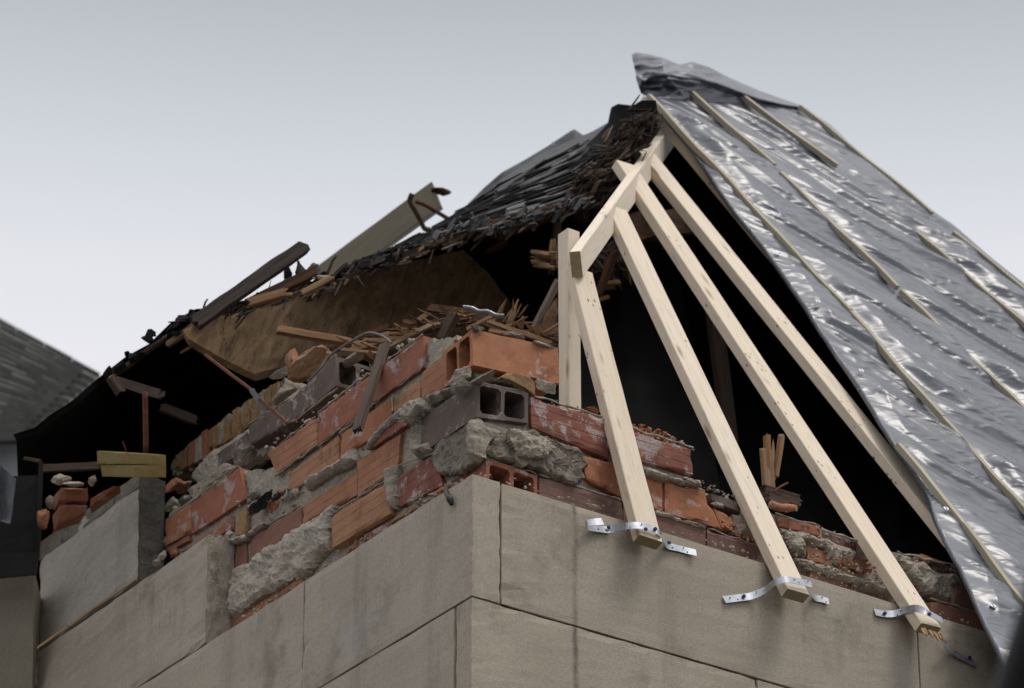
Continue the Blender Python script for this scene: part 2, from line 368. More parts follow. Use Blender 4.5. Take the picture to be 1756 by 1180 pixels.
def shard(name,P0,P1,wd,t,mat,parent=None,seed=None,wide=None):
    seed=rnd.random()*90 if seed is None else seed
    rr=random.Random(seed); M=frame(P0,P1,wide or V((rr.uniform(-1,1),rr.uniform(-1,1),rr.uniform(-.5,.5)))); Ln=(P1-P0).length
    vs=[];fs=[];n=7
    for i in range(n+1):
        f=i/n; k=(1 if f<.55 else 1-(f-.55)/.45*rr.uniform(.75,.95))*(.75+.25*min(1,f*5))
        for y,z in ((-1,-1),(1,-1),(1,1),(-1,1)):
            vs.append(V((-Ln/2+Ln*f+rr.uniform(-.02,.02)*Ln,y*wd/2*k*rr.uniform(.8,1.1)+wd*.25*math.sin(f*3+seed)*.4,z*t/2*k*rr.uniform(.8,1.1))))
    for i in range(n):
        for j in range(4): a=i*4+j; b_=i*4+(j+1)%4; fs.append((a,b_,b_+4,a+4))
    fs.append((3,2,1,0)); fs.append(tuple(range(n*4,n*4+4)))
    return framed(name,vs,fs,mat,M,parent)
def tube(name,pts,r,mat,parent=None,n=8,sub=6,twist=0,rr_=None):
    P=[V(p) for p in pts]; Q=[]
    for i in range(len(P)-1):
        p0=P[max(0,i-1)];p1=P[i];p2=P[i+1];p3=P[min(len(P)-1,i+2)]
        for k in range(sub):
            t=k/sub; Q.append(.5*((2*p1)+(p2-p0)*t+(2*p0-5*p1+4*p2-p3)*t*t+(3*p1-p0-3*p2+p3)*t**3))
    Q.append(P[-1]); vs=[];fs=[]; ref=V((.3,.2,.9))
    for i,q in enumerate(Q):
        d=(Q[min(i+1,len(Q)-1)]-Q[max(i-1,0)]).normalized(); a=d.cross(ref).normalized(); b=d.cross(a)
        rad=r*(1+(rr_ or 0)*2.2*nz3(q,34,len(P)))
        for j in range(n):
            th=2*math.pi*j/n+i*twist; vs.append(q+(a*math.cos(th)+b*math.sin(th)*(1 if not twist else .5))*rad)
    for i in range(len(Q)-1):
        for j in range(n): a_=i*n+j;b_=i*n+(j+1)%n; fs.append((a_,b_,b_+n,a_+n))
    fs.append(tuple(reversed(range(n)))); fs.append(tuple(range(len(vs)-n,len(vs))))
    return mesh(name,vs,fs,mat,parent,smooth=True)
def inpoly(x,y,P):
    c=False; j=len(P)-1
    for i in range(len(P)):
        if (P[i][1]>y)!=(P[j][1]>y) and x<(P[j][0]-P[i][0])*(y-P[i][1])/(P[j][1]-P[i][1])+P[i][0]: c=not c
        j=i
    return c
def segd(x,y,a,b):
    dx,dy=b[0]-a[0],b[1]-a[1]; t=max(0,min(1,((x-a[0])*dx+(y-a[1])*dy)/max(1e-12,dx*dx+dy*dy)))
    return math.hypot(x-a[0]-t*dx,y-a[1]-t*dy)
def patch(name,poly,pl,mat,parent=None,thick=.03,amp=.012,cell=.009,taper=.02,seed=None,fs=16,core=False,ragged=.006,excl=()):
    """rough slab filling a polygon (zoom pixels) on a wall plane, bulging out of it"""
    seed=rnd.random()*50 if seed is None else seed
    W3=[pt(*p,pl) for p in poly]; k=pl[0]
    if k=='x': P=[(p.y,p.z) for p in W3]; to=lambda a,b,h:V((pl[1]-h,a,b))
    elif k=='y': P=[(p.x,p.z) for p in W3]; to=lambda a,b,h:V((a,pl[1]-h,b))
    x0=min(p[0] for p in P);x1=max(p[0] for p in P);y0=min(p[1] for p in P);y1=max(p[1] for p in P)
    nx=int((x1-x0)/cell)+2; ny=int((y1-y0)/cell)+2; idx={}; vs=[]; fs_=[]
    EX=[[(w3.y,w3.z) if k=='x' else (w3.x,w3.z) for w3 in (pt(z_,x_,y_,pl) for x_,y_ in q_)] for z_,q_ in excl]
    def jit(a,b): 
        q=V((a,b,seed)); return a+ragged*nz3(q,45,1)+ragged*nz3(q,18,5),b+ragged*nz3(q,45,2)+ragged*nz3(q,18,6)
    def vv(i,j):
        if (i,j) in idx: return idx[(i,j)]
        a,b=x0+i*cell,y0+j*cell; ja,jb=jit(a,b)
        ins=inpoly(a,b,P); d=min(segd(a,b,P[m],P[(m+1)%len(P)]) for m in range(len(P))); d=d if ins else 0
        q=V((a,b,seed)); 
        h=thick*(min(1,d/taper)**.5 if taper else 1)+amp*(fbm(q,fs,seed)+.35*fbm(q,fs*3.5,seed+2))
        idx[(i,j)]=len(vs); vs.append(to(ja,jb,h)); return idx[(i,j)]
    cells=set()
    for i in range(nx):
        for j in range(ny):
            a,b=x0+(i+.5)*cell,y0+(j+.5)*cell; 
            if inpoly(a,b,P) and not any(inpoly(a,b,e_) for e_ in EX): cells.add((i,j))
    for i,j in cells: fs_.append((vv(i,j),vv(i+1,j),vv(i+1,j+1),vv(i,j+1)))
    back={}
    D=.02 if not core else core
    def bb(vi):
        if vi not in back:
            p=vs[vi].copy(); 
            if k=='x': p.x=pl[1]+D
            else: p.y=pl[1]+D
            back[vi]=len(vs); vs.append(p)
        return back[vi]
    for i,j in cells:
        for (di,dj),(p,q) in (((0,-1),((i,j),(i+1,j))),((1,0),((i+1,j),(i+1,j+1))),((0,1),((i+1,j+1),(i,j+1))),((-1,0),((i,j+1),(i,j)))):
            if (i+di,j+dj) not in cells:
                a,b=idx[p],idx[q]; fs_.append((a,b,bb(b),bb(a))[::-1])
    return mesh(name,vs,fs_,mat,parent)
def zq(z,q,pl): return [pt(z,x,y,pl) for x,y in q]
UPZ=V((0,0,1))
# ================================================================== ground
g=mesh('ground',[(-600,-600,0),(600,-600,0),(600,600,0),(-600,600,0)],[(0,1,2,3)],mAS); tag(g,kind='structure')
# ================================================================== limestone facing
LX=('x',0.0); RY=('y',0.0)
hc=hit((810,812),LX).z-hit((812,1022),LX).z          # one course
JT=.006
wall=empty('stone_wall',(0,0,0),'pale limestone block wall at the building corner, its upper courses broken away','wall')
def backing():
    bm=bmesh.new()
    def bx(a,b):
        r=bmesh.ops.create_cube(bm,size=1); c=(V(a)+V(b))/2; s=V(b)-V(a)
        for v in r['verts']: v.co=V((v.co.x*s.x,v.co.y*s.y,v.co.z*s.z))+c
    bx((.012,.06,0),(.30,3.3,Z0-.02)); bx((.012,.012,0),(4.2,.0595,Z0-.02)); bx((.301,.0605,0),(4.2,.34,Z0-.02))
    bx((.03,1.98,Z0-.02),(.26,3.2,Z0+.30))
    return frombm('backing',bm,mJ,wall)
backing()
def sbox(x0,x1,y0,y1,z0,z1,face,mat=None,q=None):
    """stone block; face: 'x' (left wall) or 'y' (right wall)"""
    if face=='x': q=[V((x0,y1,z1)),V((x0,y0,z1)),V((x0,y0,z0)),V((x0,y1,z0))]; dv=V((x1-x0,0,0)); m=mat or mS1
    else: q=[V((x0,y0,z1)),V((x1,y0,z1)),V((x1,y0,z0)),V((x0,y0,z0))]; dv=V((0,y1-y0,0)); m=mat or mS2
    return slab('stone_block',q,dv,m,wall,amp=.0012,bev=.0025,cuts=16,edge=.006)
yl=lambda px,py:hit((px,py),LX).y
xr=lambda px,py:hit((px,py),RY).x
y522=yl(522,992); y57=yl(58,1280); x858=xr(859,900); x1575=xr(1575,1110); x1298=xr(1298,1170); y780=yl(780,1100)
zt=Z0
sbox(0,x858-JT/2,0,y522-JT/2,zt-hc+JT,zt,'x')
sbox(0,.10,y522+JT/2,y57,zt-hc+JT,zt,'x')
sbox(x858+JT/2,x1575-JT/2,0,.10,zt-hc+JT,zt,'y')
sbox(x1575+JT/2,4.2,0,.10,zt-hc+JT,zt,'y')
zb=zt-hc
sbox(0,.10,y780+JT,y57-.55,zb-hc+JT,zb,'x'); sbox(0,.10,y57-.55+JT,y57,zb-hc+JT,zb,'x')
sbox(0,x1298-JT/2,0,y780-JT,zb-hc+JT,zb,'y'); sbox(x1298+JT/2,3.2,0,.1,zb-hc+JT,zb,'y')
zb-=hc
for k in range(3):
    off=.3*(k%2)
    sbox(0,.10,.12,1.3+off,zb-hc+JT,zb,'x'); sbox(0,.10,1.3+off+JT,3.2,zb-hc+JT,zb,'x')
    sbox(0,1.2+off,0,.1199,zb-hc+JT,zb,'y'); sbox(1.2+off+JT,4.2,0,.1,zb-hc+JT,zb,'y')
    zb-=hc
def upper_stone(q,end,mat,amp=.003):
    o=slab('stone_block',q,V((.105,0,0)),mat,wall,amp=amp,bev=.004,cuts=16,edge=.012)
    return o
# second and third course left standing on the left wall
q2=[hit((62,1119),LX),hit((357,917),LX),hit((351,1103),LX),hit((58,1292),LX)]
b2=upper_stone(q2,None,mS1)
q1=[hit((68,931),LX),hit((239,812),LX),hit((235,994),LX),hit((66,1113),LX)]
b1=upper_stone(q1,None,mS3)
for q,m in ((q2,mM),(q1,mS4)):       # the broken, sooty end of each
    a,b=q[1],q[2]; e=V((.108,0,0)); n=V((0,-.006,0))
    o=slab('broken_end',[a+n,a+e+n,b+e+n,b+n],V((0,.006,0)),m,wall,amp=.006,bev=.004,cuts=12,fs=22)
bq=[hit((68,931),LX),hit((239,812),LX),hit((238.6,836),LX),hit((67.6,962),LX)]
mS5=material('stone_sooty_top',(.16,.15,.12),(.26,.235,.19),rough=.95,sc=9,dark=(.95,16,.55,(.035,.033,.03)),bump=(90,.7,.006),fine=.4)
slab('weathered_band',[q_+V((-.002,0,.001)) for q_ in bq],V((.03,0,0)),mS5,wall,amp=.0025,bev=.002,cuts=14,fs=30)
# plain wall and black sheet metal beyond the crack at the far left
far=empty('side_wall',(-.5,3.0,0),'cream rendered side wall beyond the cracked joint at the far left','wall')
SW=('d',15.15)
q=[hit((-260,1010),SW),hit((59,975),SW),hit((54,1300),SW),hit((-260,1300),SW)]
slab('wall_face',q,fh*.35,mTN,far,amp=.003,bev=.004,cuts=10)
bm=bmesh.new(); r=bmesh.ops.create_cube(bm,size=1)
c=hit((-110,1300),SW)+fh*.17; hz=c.z+.2
for v in r['verts']: v.co=c+rt*v.co.x*.68+fh*v.co.y*.34+V((0,0,-c.z+hz/2+v.co.z*hz))
frombm('lower_wall',bm,mTN,far)
fl=empty('metal_flashing',hit((30,960),('d',15.0)),'black sheet metal flashing with lapped lower strip beside the far left crack','flashing')
d=('d',15.02)
slab('upper_sheet',[hit((-60,815),d),hit((70,815),d),hit((64,948),d),hit((-60,952),d)],fh*.01,mFL,fl,amp=.006,bev=.001,cuts=6,fs=6)
d=('d',14.99)
slab('lower_strip',[hit((-60,950),d),hit((66,946),d),hit((62,984),d),hit((-60,996),d)],fh*.012,mFL,fl,amp=.004,bev=.001,cuts=6,fs=6)
slab('rib',[hit((66,790),('d',15.0)),hit((73,790),('d',15.0)),hit((68,950),('d',15.0)),hit((62,950),('d',15.0))],fh*.03,mFL,fl,amp=.002,bev=.001)
q=[hit((-60,770),('d',14.8)),hit((0,797),('d',14.8)),hit((28,822),('d',14.75)),hit((17,897),('d',14.75))]
gm=empty('bent_gutter_end',hit((5,850),('d',14.8)),'bent grey sheet metal gutter end at the left edge of the picture','gutter')
A_=[hit((-60,765),('d',14.8)),hit((0,797),('d',14.8)),hit((0,893),('d',14.8)),hit((-60,890),('d',14.8))]
slab('outer_sheet',A_,fh*.005,mGM,gm,amp=.004,bev=.001,cuts=4)
slab('folded_end',[hit((0.5,797),('d',14.8)),hit((28,822),('d',14.72)),hit((18,898),('d',14.72)),hit((0.5,893),('d',14.8))],fh*.005,mGM,gm,amp=.004,bev=.001,cuts=4)
# ================================================================== clay tile wall
TW=empty('clay_tile_wall',(.12,.12,Z0-.05),'exposed hollow clay tile backup wall, broken down in steps round the corner','wall')
TX=('x',.105); TY=('y',.105)
XL=[('C',[(985,300),(1335,50),(1325,262),(985,498)]),('C',[(884,884),(1178,697),(1160,915),(888,1097)]),('B',[(920,292),(1160,116),(1190,270),(926,436)]),('U',[(345,405),(900,50),(1200,-60),(1200,560),(900,440),(350,640)]),('C',[(1452,168),(1660,0),(1660,252),(1450,400)]),('U',[(640,960),(900,760),(1300,800),(1300,1100),(640,1180)])]
XR=[('E',[(380,300),(700,385),(700,570),(380,520)]),('E',[(400,750),(755,862),(755,1060),(400,960)])]
def core():
    p=[('P',397,1080),('P',398,955),('P',292,942),('P',290,885),('P',345,838),('P',400,812),('P',470,806),('P',480,795),('P',548,712),('P',628,652),('P',722,588),('P',800,578),('P',812,640),('P',830,676),('P',835,870)]
    o=patch('mortar_core',p,('x',.122),mM,TW,thick=.0,amp=.005,cell=.016,taper=0,core=.14,ragged=.009,excl=XL); tag(o,kind='stuff')
    p=[('P',832,668),('P',905,690),('P',1050,735),('P',1180,775),('P',1183,828),('P',1186,960),('P',835,870)]
    o=patch('mortar_core',[('P',1186,835),('P',1290,872),('P',1420,912),('P',1640,985),('P',1690,1005),('P',1720,1120),('P',1186,970)],('y',.192),mM,TW,thick=.0,amp=.006,cell=.016,taper=0,core=.12,ragged=.009); tag(o,kind='stuff')
    o=patch('mortar_core',p,('y',.126),mM,TW,thick=.0,amp=.006,cell=.016,taper=0,core=.17,ragged=.009,excl=XR); tag(o,kind='stuff')
core()
IN=V((.16,0,0)); INY=V((0,.16,0))
def LT(z,q,mat,pl=TX,depth=.13,**k):       # solid-looking tile seen on its long face, left wall
    return slab('clay_tile',zq(z,q,pl),V((depth,0,0)),mat,TW,amp=k.pop('amp',.002),bev=.004,cuts=8,edge=k.pop('edge',.008),**k)
def RT(z,q,mat,pl=TY,depth=.15,**k):
    return slab('clay_tile',zq(z,q,pl),V((0,depth,0)),mat,TW,amp=k.pop('amp',.002),bev=.004,cuts=8,edge=k.pop('edge',.008),**k)
def LH(z,q,mat,pl=TX,depth=.15,nh=1,**k):  # hollow, cells run along the left wall, open end towards the right
    return hollow('clay_tile',zq(z,q,pl),V((depth,0,0)),mat,TW,nh=nh,axis='u',**k)
# left side, top rows
LH('C',[(465,478),(742,192),(748,385),(462,612)],mP,pl=('x',.26),depth=.19,nh=2)
LT('C',[(170,645),(450,470),(458,620),(165,785)],mP,pl=('x',.27))
LT('C',[(-40,830),(160,690),(158,795),(-30,935)],mP,pl=('x',.28))
LT('C',[(622,572),(985,302),(983,505),(630,772)],mR)
LH('C',[(991,298),(1318,60),(1313,262),(989,498)],mR,nh=1,depth=.15)
LT('C',[(292,832),(613,590),(622,768),(352,962)],mOL)
LT('C',[(1122,470),(1297,335),(1292,500),(1124,600)],mT,pl=('x',.112))
LT('C',[(778,695),(1110,455),(1113,640),(772,858)],mO,pl=('x',.112))
LT('C',[(432,962),(762,706),(766,870),(440,1090)],mT,pl=('x',.112))
LT('C',[(360,1008),(425,965),(428,1050),(380,1075)],mR,pl=('x',.125))
LT('C',[(1302,292),(1452,178),(1450,400),(1302,500)],mOL,pl=('x',.09))
# big orange corner tile with two cells open to the left
def corner_top():
    a=[V(p) for p in zq('C',[(1452,168),(1632,18),(1640,252),(1450,400)],('x',.09))]
    P=a[1]; nearx=P
    q=[a[0],a[1],a[2],a[3]]
    # right face runs along the right wall
    E_=pt('P',957,597,('y',P.y)); dv=V((E_.x-P.x,0,E_.z-P.z))
    return hollow('clay_tile',q,dv,mO,TW,nh=2,axis='w',wall=.013)
corner_top()
LT('C',[(935,800),(1208,540),(1222,632),(1000,785)],mR,pl=('x',.10))
LT('C',[(870,820),(930,765),(935,850),(872,900)],mO,pl=('x',.125))
LH('C',[(884,884),(1168,697),(1150,915),(888,1097)],mOL,nh=1,depth=.12)
LT('D',[(522,190),(880,-55),(884,108),(527,305)],mOL)
LT('D',[(182,387),(515,187),(520,312),(182,560)],mB)
LT('D',[(72,424),(163,402),(163,585),(74,640)],mB,pl=('x',.112))
LT('D',[(720,240),(1078,18),(1098,232),(712,463)],mT,pl=('x',.09))
LT('D',[(1152,-8),(1388,-168),(1445,45),(1160,190)],mRL)
LT('D',[(925,368),(1110,262),(1110,330),(925,420)],mRL,pl=('x',.11),depth=.1)
LT('D',[(815,490),(915,400),(918,440),(835,480)],mR,pl=('x',.115),depth=.1)
LT('D',[(62,915),(522,640),(527,690),(62,985)],mO,pl=('x',.104),depth=.12)
LT('D',[(1130,250),(1330,140),(1340,165),(1090,300)],mY,pl=('x',.10),depth=.1)
LT('D',[(1360,100),(1500,20),(1505,50),(1370,115)],mO,pl=('x',.10),depth=.1)
LH('B',[(920,292),(1152,116),(1182,270),(926,436)],mR,nh=1,depth=.13)
LT('B',[(793,372),(917,290),(922,428),(795,495)],mO,pl=('x',.104))
LT('B',[(790,510),(910,440),(912,470),(800,530)],mB,pl=('x',.11))
LT('B',[(870,525),(1112,345),(1108,420),(1010,475)],mR,pl=('x',.104))
# right side
def dark_corner():
    a=zq('E',[(396,312),(692,385),(692,560),(398,520)],TY)
    far=pt('E',85,515,('x',a[0].x)); dv=V((0,far.y-a[0].y,0))
    return hollow('clay_tile',a,dv,mP,TW,nh=2,axis='w',wall=.014)
dark_corner()
RT('E',[(706,404),(1150,532),(1168,770),(714,582)],mRL)
RT('F',[(150,90),(716,265),(722,436),(165,285)],mRL)
RT('E',[(433,560),(600,590),(600,740),(433,735)],mOL,pl=('y',.12))
RT('E',[(1000,742),(1250,800),(1260,1000),(1030,885)],mO)
RT('F',[(250,380),(524,462),(522,672),(270,600)],mO,pl=('y',.108))
RT('F',[(534,458),(795,540),(910,790),(533,682)],mO,edge=.02)
def low_corner():
    a=zq('E',[(450,765),(748,862),(745,1010),(450,930)],TY)
    far=pt('E',345,850,('x',a[0].x)); dv=V((0,.20,0))
    return hollow('clay_tile',a,dv,mR,TW,nh=2,axis='w',wall=.014)
low_corner()
RT('E',[(757,862),(1240,1010),(1245,1200),(757,1030)],mPL)
RT('F',[(262,600),(800,780),(802,960),(262,780)],mPL)
RT('F',[(809,790),(1240,930),(1240,1110),(809,965)],mPL)
RT('F',[(830,547),(1040,618),(1035,690),(842,605)],mP,pl=('y',.13))
RT('F',[(1258,690),(1550,772),(1556,842),(1280,772)],mR,pl=('y',.18))
RT('F',[(1100,690),(1250,735),(1250,800),(1100,770)],mP,pl=('y',.18))
RT('G',[(242,240),(455,312),(470,405),(250,330)],mPL,pl=('y',.19))
RT('G',[(690,375),(1040,460),(1100,545),(700,430)],mPL,pl=('y',.19))
RT('G',[(130,318),(275,370),(310,455),(150,430)],mO,pl=('y',.17),amp=.004,edge=.02)
RT('G',[(415,415),(530,405),(515,490),(425,470)],mB,pl=('y',.17),edge=.02)
RT('G',[(170,475),(520,590),(545,650),(175,560)],mB,pl=('y',.15),amp=.004,edge=.02)
RT('G',[(505,545),(705,615),(715,720),(520,660)],mPL,pl=('y',.15))
RT('G',[(885,655),(1260,760),(1290,880),(900,770)],mB,pl=('y',.11))
RT('G',[(1050,555),(1290,610),(1290,750),(1022,690)],mPL,pl=('y',.12))
RT('T',[(1010,372),(1190,440),(1190,470),(1010,412)],mO,pl=('y',.17),depth=.05)
RT('F',[(850,650),(985,720),(985,800),(905,790)],mO,pl=('y',.118),edge=.015)
# ---- mortar left on and between the tiles
def MP(poly,pl,mat=mM,label=None,**k):
    o=patch('mortar_patch',poly,pl,mat,TW,**k); 
    if label: o['label']=label
    return o
Zs=lambda z,l:[(z,x,y) for x,y in l]
MP(Zs('D',[(72,615),(180,560),(350,440),(515,320),(600,260),(755,165),(740,230),(712,300),(700,460),(560,620),(430,690),(170,860),(62,915)]),('x',.10),mML,'pale rough mortar where the tile faces have come off',thick=.022,amp=.016)
MP(Zs('U',[(455,560),(480,480),(620,390),(700,368),(820,420),(885,520),(885,740),(800,850),(700,925),(560,930),(450,860)]),('x',.10),mMD,'sooty grey mortar lump filling the corner below the dark tile',thick=.008,amp=.006,taper=.006,cell=.006,fs=30,ragged=.012)
MP(Zs('U',[(840,420),(880,520),(885,760),(840,790),(790,800),(800,640),(810,440)]),('x',.085),mM,thick=.04,amp=.01,cell=.007)
MP(Zs('E',[(440,735),(470,690),(520,670),(560,590),(690,590),(780,640),(870,655),(990,710),(1025,790),(1015,890),(970,905),(780,845),(640,805),(560,770)]),('y',.10),mMD,'crusty grey mortar between the two hollow corner tiles',thick=.010,amp=.011,taper=.006,fs=26,cell=.006,ragged=.013)
MP(Zs('E',[(590,590),(800,640),(860,700),(760,760),(640,740),(590,660)]),('y',.075),mM,thick=.008,amp=.012,cell=.006,fs=24)
MP(Zs('U',[(290,740),(280,640),(300,500),(345,440),(350,660),(440,640),(445,720),(330,790)]),('x',.10),mM,thick=.035,amp=.01,cell=.007)
MP(Zs('U',[(200,400),(260,320),(290,260),(400,240),(430,300),(430,360),(350,420),(300,500),(240,480)]),('x',.09),mM,thick=.05,amp=.012,cell=.007)
MP(Zs('D',[(1078,-60),(1150,-90),(1150,100),(1135,200),(1100,190),(1080,60)]),('x',.10),mM,thick=.025,amp=.008,cell=.006)
MP(Zs('C',[(560,1010),(680,930),(790,880),(860,800),(880,880),(820,920),(720,960),(560,1070)]),('x',.105),mML,thick=.03,amp=.012,cell=.007)
MP(Zs('C',[(940,775),(1060,640),(1180,530),(1210,545),(1060,690),(960,800)]),('x',.10),mML,thick=.02,amp=.008,cell=.006)
MP(Zs('E',[(120,430),(160,380),(240,350),(360,320),(280,370),(200,430),(150,470)]),('x',.10),mM,thick=.03,amp=.01,cell=.006)
MP(Zs('F',[(1290,785),(1420,810),(1600,880),(1640,960),(1600,1000),(1560,900),(1440,870),(1450,980),(1380,960),(1310,860)]),('y',.165),mM,thick=.02,amp=.013)
MP(Zs('G',[(120,250),(300,310),(450,380),(420,440),(310,455),(275,365),(130,310)]),('y',.175),mM,thick=.02,amp=.013)
MP(Zs('G',[(90,400),(250,440),(400,510),(600,570),(700,610),(640,650),(480,600),(300,530),(160,470),(100,440)]),('y',.15),mM,thick=.022,amp=.012)
MP(Zs('G',[(690,415),(840,440),(940,500),(1010,500),(1050,545),(1020,680),(940,670),(850,630),(740,520)]),('y',.165),mM,thick=.025,amp=.016)
MP(Zs('F',[(975,700),(1060,690),(1110,760),(1180,830),(1150,900),(1040,850),(1000,840),(985,780)]),('y',.14),mM,thick=.025,amp=.014)
MP(Zs('F',[(390,380),(600,455),(770,470),(770,510),(620,490),(400,430)]),('y',.095),mM,thick=.02,amp=.008,cell=.007)
MP(Zs('F',[(480,665),(660,735),(800,775),(800,790),(600,730),(480,690)]),('y',.10),mM,thick=.012,amp=.004,cell=.006)
MP(Zs('D',[(380,1000),(420,960),(450,970),(420,1010)]),('x',.09),mM,cell=.006)
MP(Zs('S',[(640,800),(800,850),(960,790),(1100,690),(1150,690),(1000,800),(860,890),(700,880)]),('x',.095),mML,thick=.02,amp=.008,cell=.006)
# thin mortar lips along tile beds
def lip(a,b,pl,r=.006,mat=None):
    P0,P1=pt(*a,pl),pt(*b,pl); n=max(4,int((P1-P0).length/.03)); pts=[P0.lerp(P1,i/n)+V((rnd.gauss(0,.0015),rnd.gauss(0,.0015),rnd.gauss(0,.002))) for i in range(n+1)]
    tube('mortar_bed',pts,r,mat or mM,TW,n=6,sub=3,rr_=.35)
for a,b,pl in ((('C',632,780),('C',985,512),('x',.108)),(('C',985,505),('C',1310,272),('x',.108)),(('C',360,968),('C',625,775),('x',.108)),(('C',768,700),('C',985,515),('x',.112)),
    (('C',1113,460),('C',1117,560),('x',.112)),(('D',890,120),('C',1150,930),('x',.105)),(('C',300,830),('C',610,585),('x',.11)),(('C',630,560),('C',950,310),('x',.11)),
    (('C',1000,285),('C',1310,50),('x',.11)),(('C',1160,905),('C',1385,825),('x',.10)),(('D',720,235),('D',1075,12),('x',.10)),(('E',90,505),('E',390,302),('x',.11)),
    (('D',720,468),('D',1100,250),('x',.11)),(('B',800,370),('B',1150,110),('x',.115)),(('D',182,380),('D',515,180),('x',.11)),(('C',170,640),('C',450,465),('x',.28)),(('C',470,475),('C',745,188),('x',.27)),
    (('C',465,620),('C',760,400),('x',.2)),
    (('E',705,398),('E',1150,526),('y',.115)),(('F',160,85),('F',716,258),('y',.115)),(('E',757,857),('E',1240,1003),('y',.11)),(('F',480,672),('F',800,775),('y',.11)),
    (('F',809,786),('F',1200,915),('y',.11)),(('F',535,453),('F',795,532),('y',.115)),(('F',1255,686),('F',1550,768),('y',.14)),(('E',440,758),('E',748,857),('y',.11)),
    (('G',242,236),('G',455,306),('y',.15)),(('G',690,370),('G',1040,455),('y',.15)),(('G',888,648),('G',1260,755),('y',.115)),(('E',400,318),('E',690,385),('y',.115))):
    lip(a,b,pl,r=rnd.uniform(.0025,.0045))
# crumbs: small broken bits lying on the ledges and stuck along the beds
def crumbs(name,specs,mat,parent,label=None):
    bm=bmesh.new()
    for a,b,pl,n,r0_,r1_,sp in specs:
        for i in range(int(n*.6)):
            P=pt(*a,pl).lerp(pt(*b,pl),rnd.random())+V((rnd.gauss(0,sp),rnd.gauss(0,sp),rnd.gauss(0,sp*.6)))
            q=bmesh.ops.create_icosphere(bm,subdivisions=1,radius=1); r_=rnd.uniform(r0_,r1_)*rnd.uniform(.5,1)
            s_=V((rnd.uniform(.6,1.3),rnd.uniform(.6,1.3),rnd.uniform(.5,1)))
            for v in q['verts']: v.co=P+V((v.co.x*s_.x,v.co.y*s_.y,v.co.z*s_.z))*r_*(1+rnd.uniform(-.45,.3))
    o=frombm(name,bm,mat,parent); tag(o,kind='stuff'); 
    return o
SPL=[(('D',1650,-10),('D',60,960),('x',.07),150,.004,.013,.012),(('C',640,560),('C',1310,55),('x',.16),60,.005,.014,.014),(('C',300,820),('C',620,590),('x',.16),50,.005,.014,.014),
 (('C',890,870),('C',1160,690),('x',.14),30,.004,.01,.012),(('B',800,350),('B',1150,100),('x',.15),40,.006,.016,.014),(('C',120,1170),('C',560,1080),('x',.13),60,.006,.02,.02),
 (('D',180,370),('D',520,180),('x',.13),40,.005,.013,.012),(('C',1180,620),('C',1330,520),('x',.13),30,.006,.016,.02),(('C',1240,1180),('C',1500,1010),('x',.07),40,.005,.016,.012),
 (('C',120,780),('C',480,480),('x',.33),40,.006,.016,.02)]
SPR=[(('E',370,850),('F',1250,1010),('y',.06),160,.003,.010,.014),(('E',710,412),('E',1140,535),('y',.16),50,.003,.008,.008),(('F',330,150),('F',700,268),('y',.18),60,.005,.012,.010),
 (('F',730,475),('F',1040,625),('y',.14),50,.004,.010,.010),(('F',1250,690),('G',460,325),('y',.18),70,.004,.011,.010),(('G',680,395),('G',1050,480),('y',.18),60,.004,.011,.010),
 (('F',1210,1020),('G',1240,840),('y',.06),120,.003,.009,.014),(('F',1200,760),('G',720,560),('y',.09),80,.005,.013,.03),(('G',100,400),('G',700,620),('y',.08),80,.004,.012,.02)]
crumbs('mortar_crumbs',SPL,mM,TW); crumbs('mortar_crumbs',SPR,mM,TW)
crumbs('tile_crumbs',[(('F',325,135),('F',620,225),('y',.21),90,.006,.017,.012),(('C',900,900),('C',1260,880),('x',.14),14,.004,.012,.02),(('F',900,760),('F',1160,900),('y',.09),60,.004,.012,.018),
 (('G',340,430),('G',640,540),('y',.11),80,.004,.012,.015),(('E',960,1040),('E',1120,1100),('y',.05),12,.005,.012,.01),(('C',300,1170),('C',450,1090),('x',.12),14,.008,.02,.012),(('D',820,480),('D',930,380),('x',.1),16,.005,.012,.012)],mO,TW)
# soldier course of small yellow-brown bricks on the inner side of the left wall
BR=empty('soldier_brick_row',pt('A',1400,900,('x',.40)),'row of old yellow brown bricks on end behind the purple tiles','brickwork')
for i,(x,yt,yb,m) in enumerate(((1150,925,1010,mY),(1190,870,1010,mY),(1245,820,980,mYR),(1287,800,960,mM),(1325,755,945,mYR),(1365,745,870,mY),(1402,715,865,mY),(1440,690,840,mM),(1475,655,830,mY),(1532,610,795,mY),(1570,590,750,mM),(1605,560,740,mY),(1655,530,700,mY),(1700,500,660,mM),(1745,470,600,mY),(1790,440,620,mY))):
    w_=26
    a=zq('A',[(x-w_+6,yt+16),(x+w_-6,yt-16),(x+w_-4,yb-20),(x-w_+4,yb+14)],('x',.36+rnd.uniform(-.012,.012)))
    slab('brick',a,V((.10,0,0)),m,BR,amp=.003,bev=.004,cuts=5,edge=.008)
o=patch('mortar_bed',Zs('A',[(1110,960),(1240,850),(1480,690),(1700,530),(1850,420),(1850,560),(1720,680),(1500,830),(1250,1000),(1130,1050)]),('x',.385),mM,BR,thick=0,amp=.008,cell=.016,taper=0,core=.1)
tag(o,kind='stuff')
o=patch('plaster_bed',Zs('A',[(1250,1060),(1330,940),(1600,760),(1750,640),(1751,900),(1500,1010),(1300,1100)]),('x',.33),mML,BR,thick=.01,amp=.01,cell=.012,core=.04); tag(o,kind='stuff')
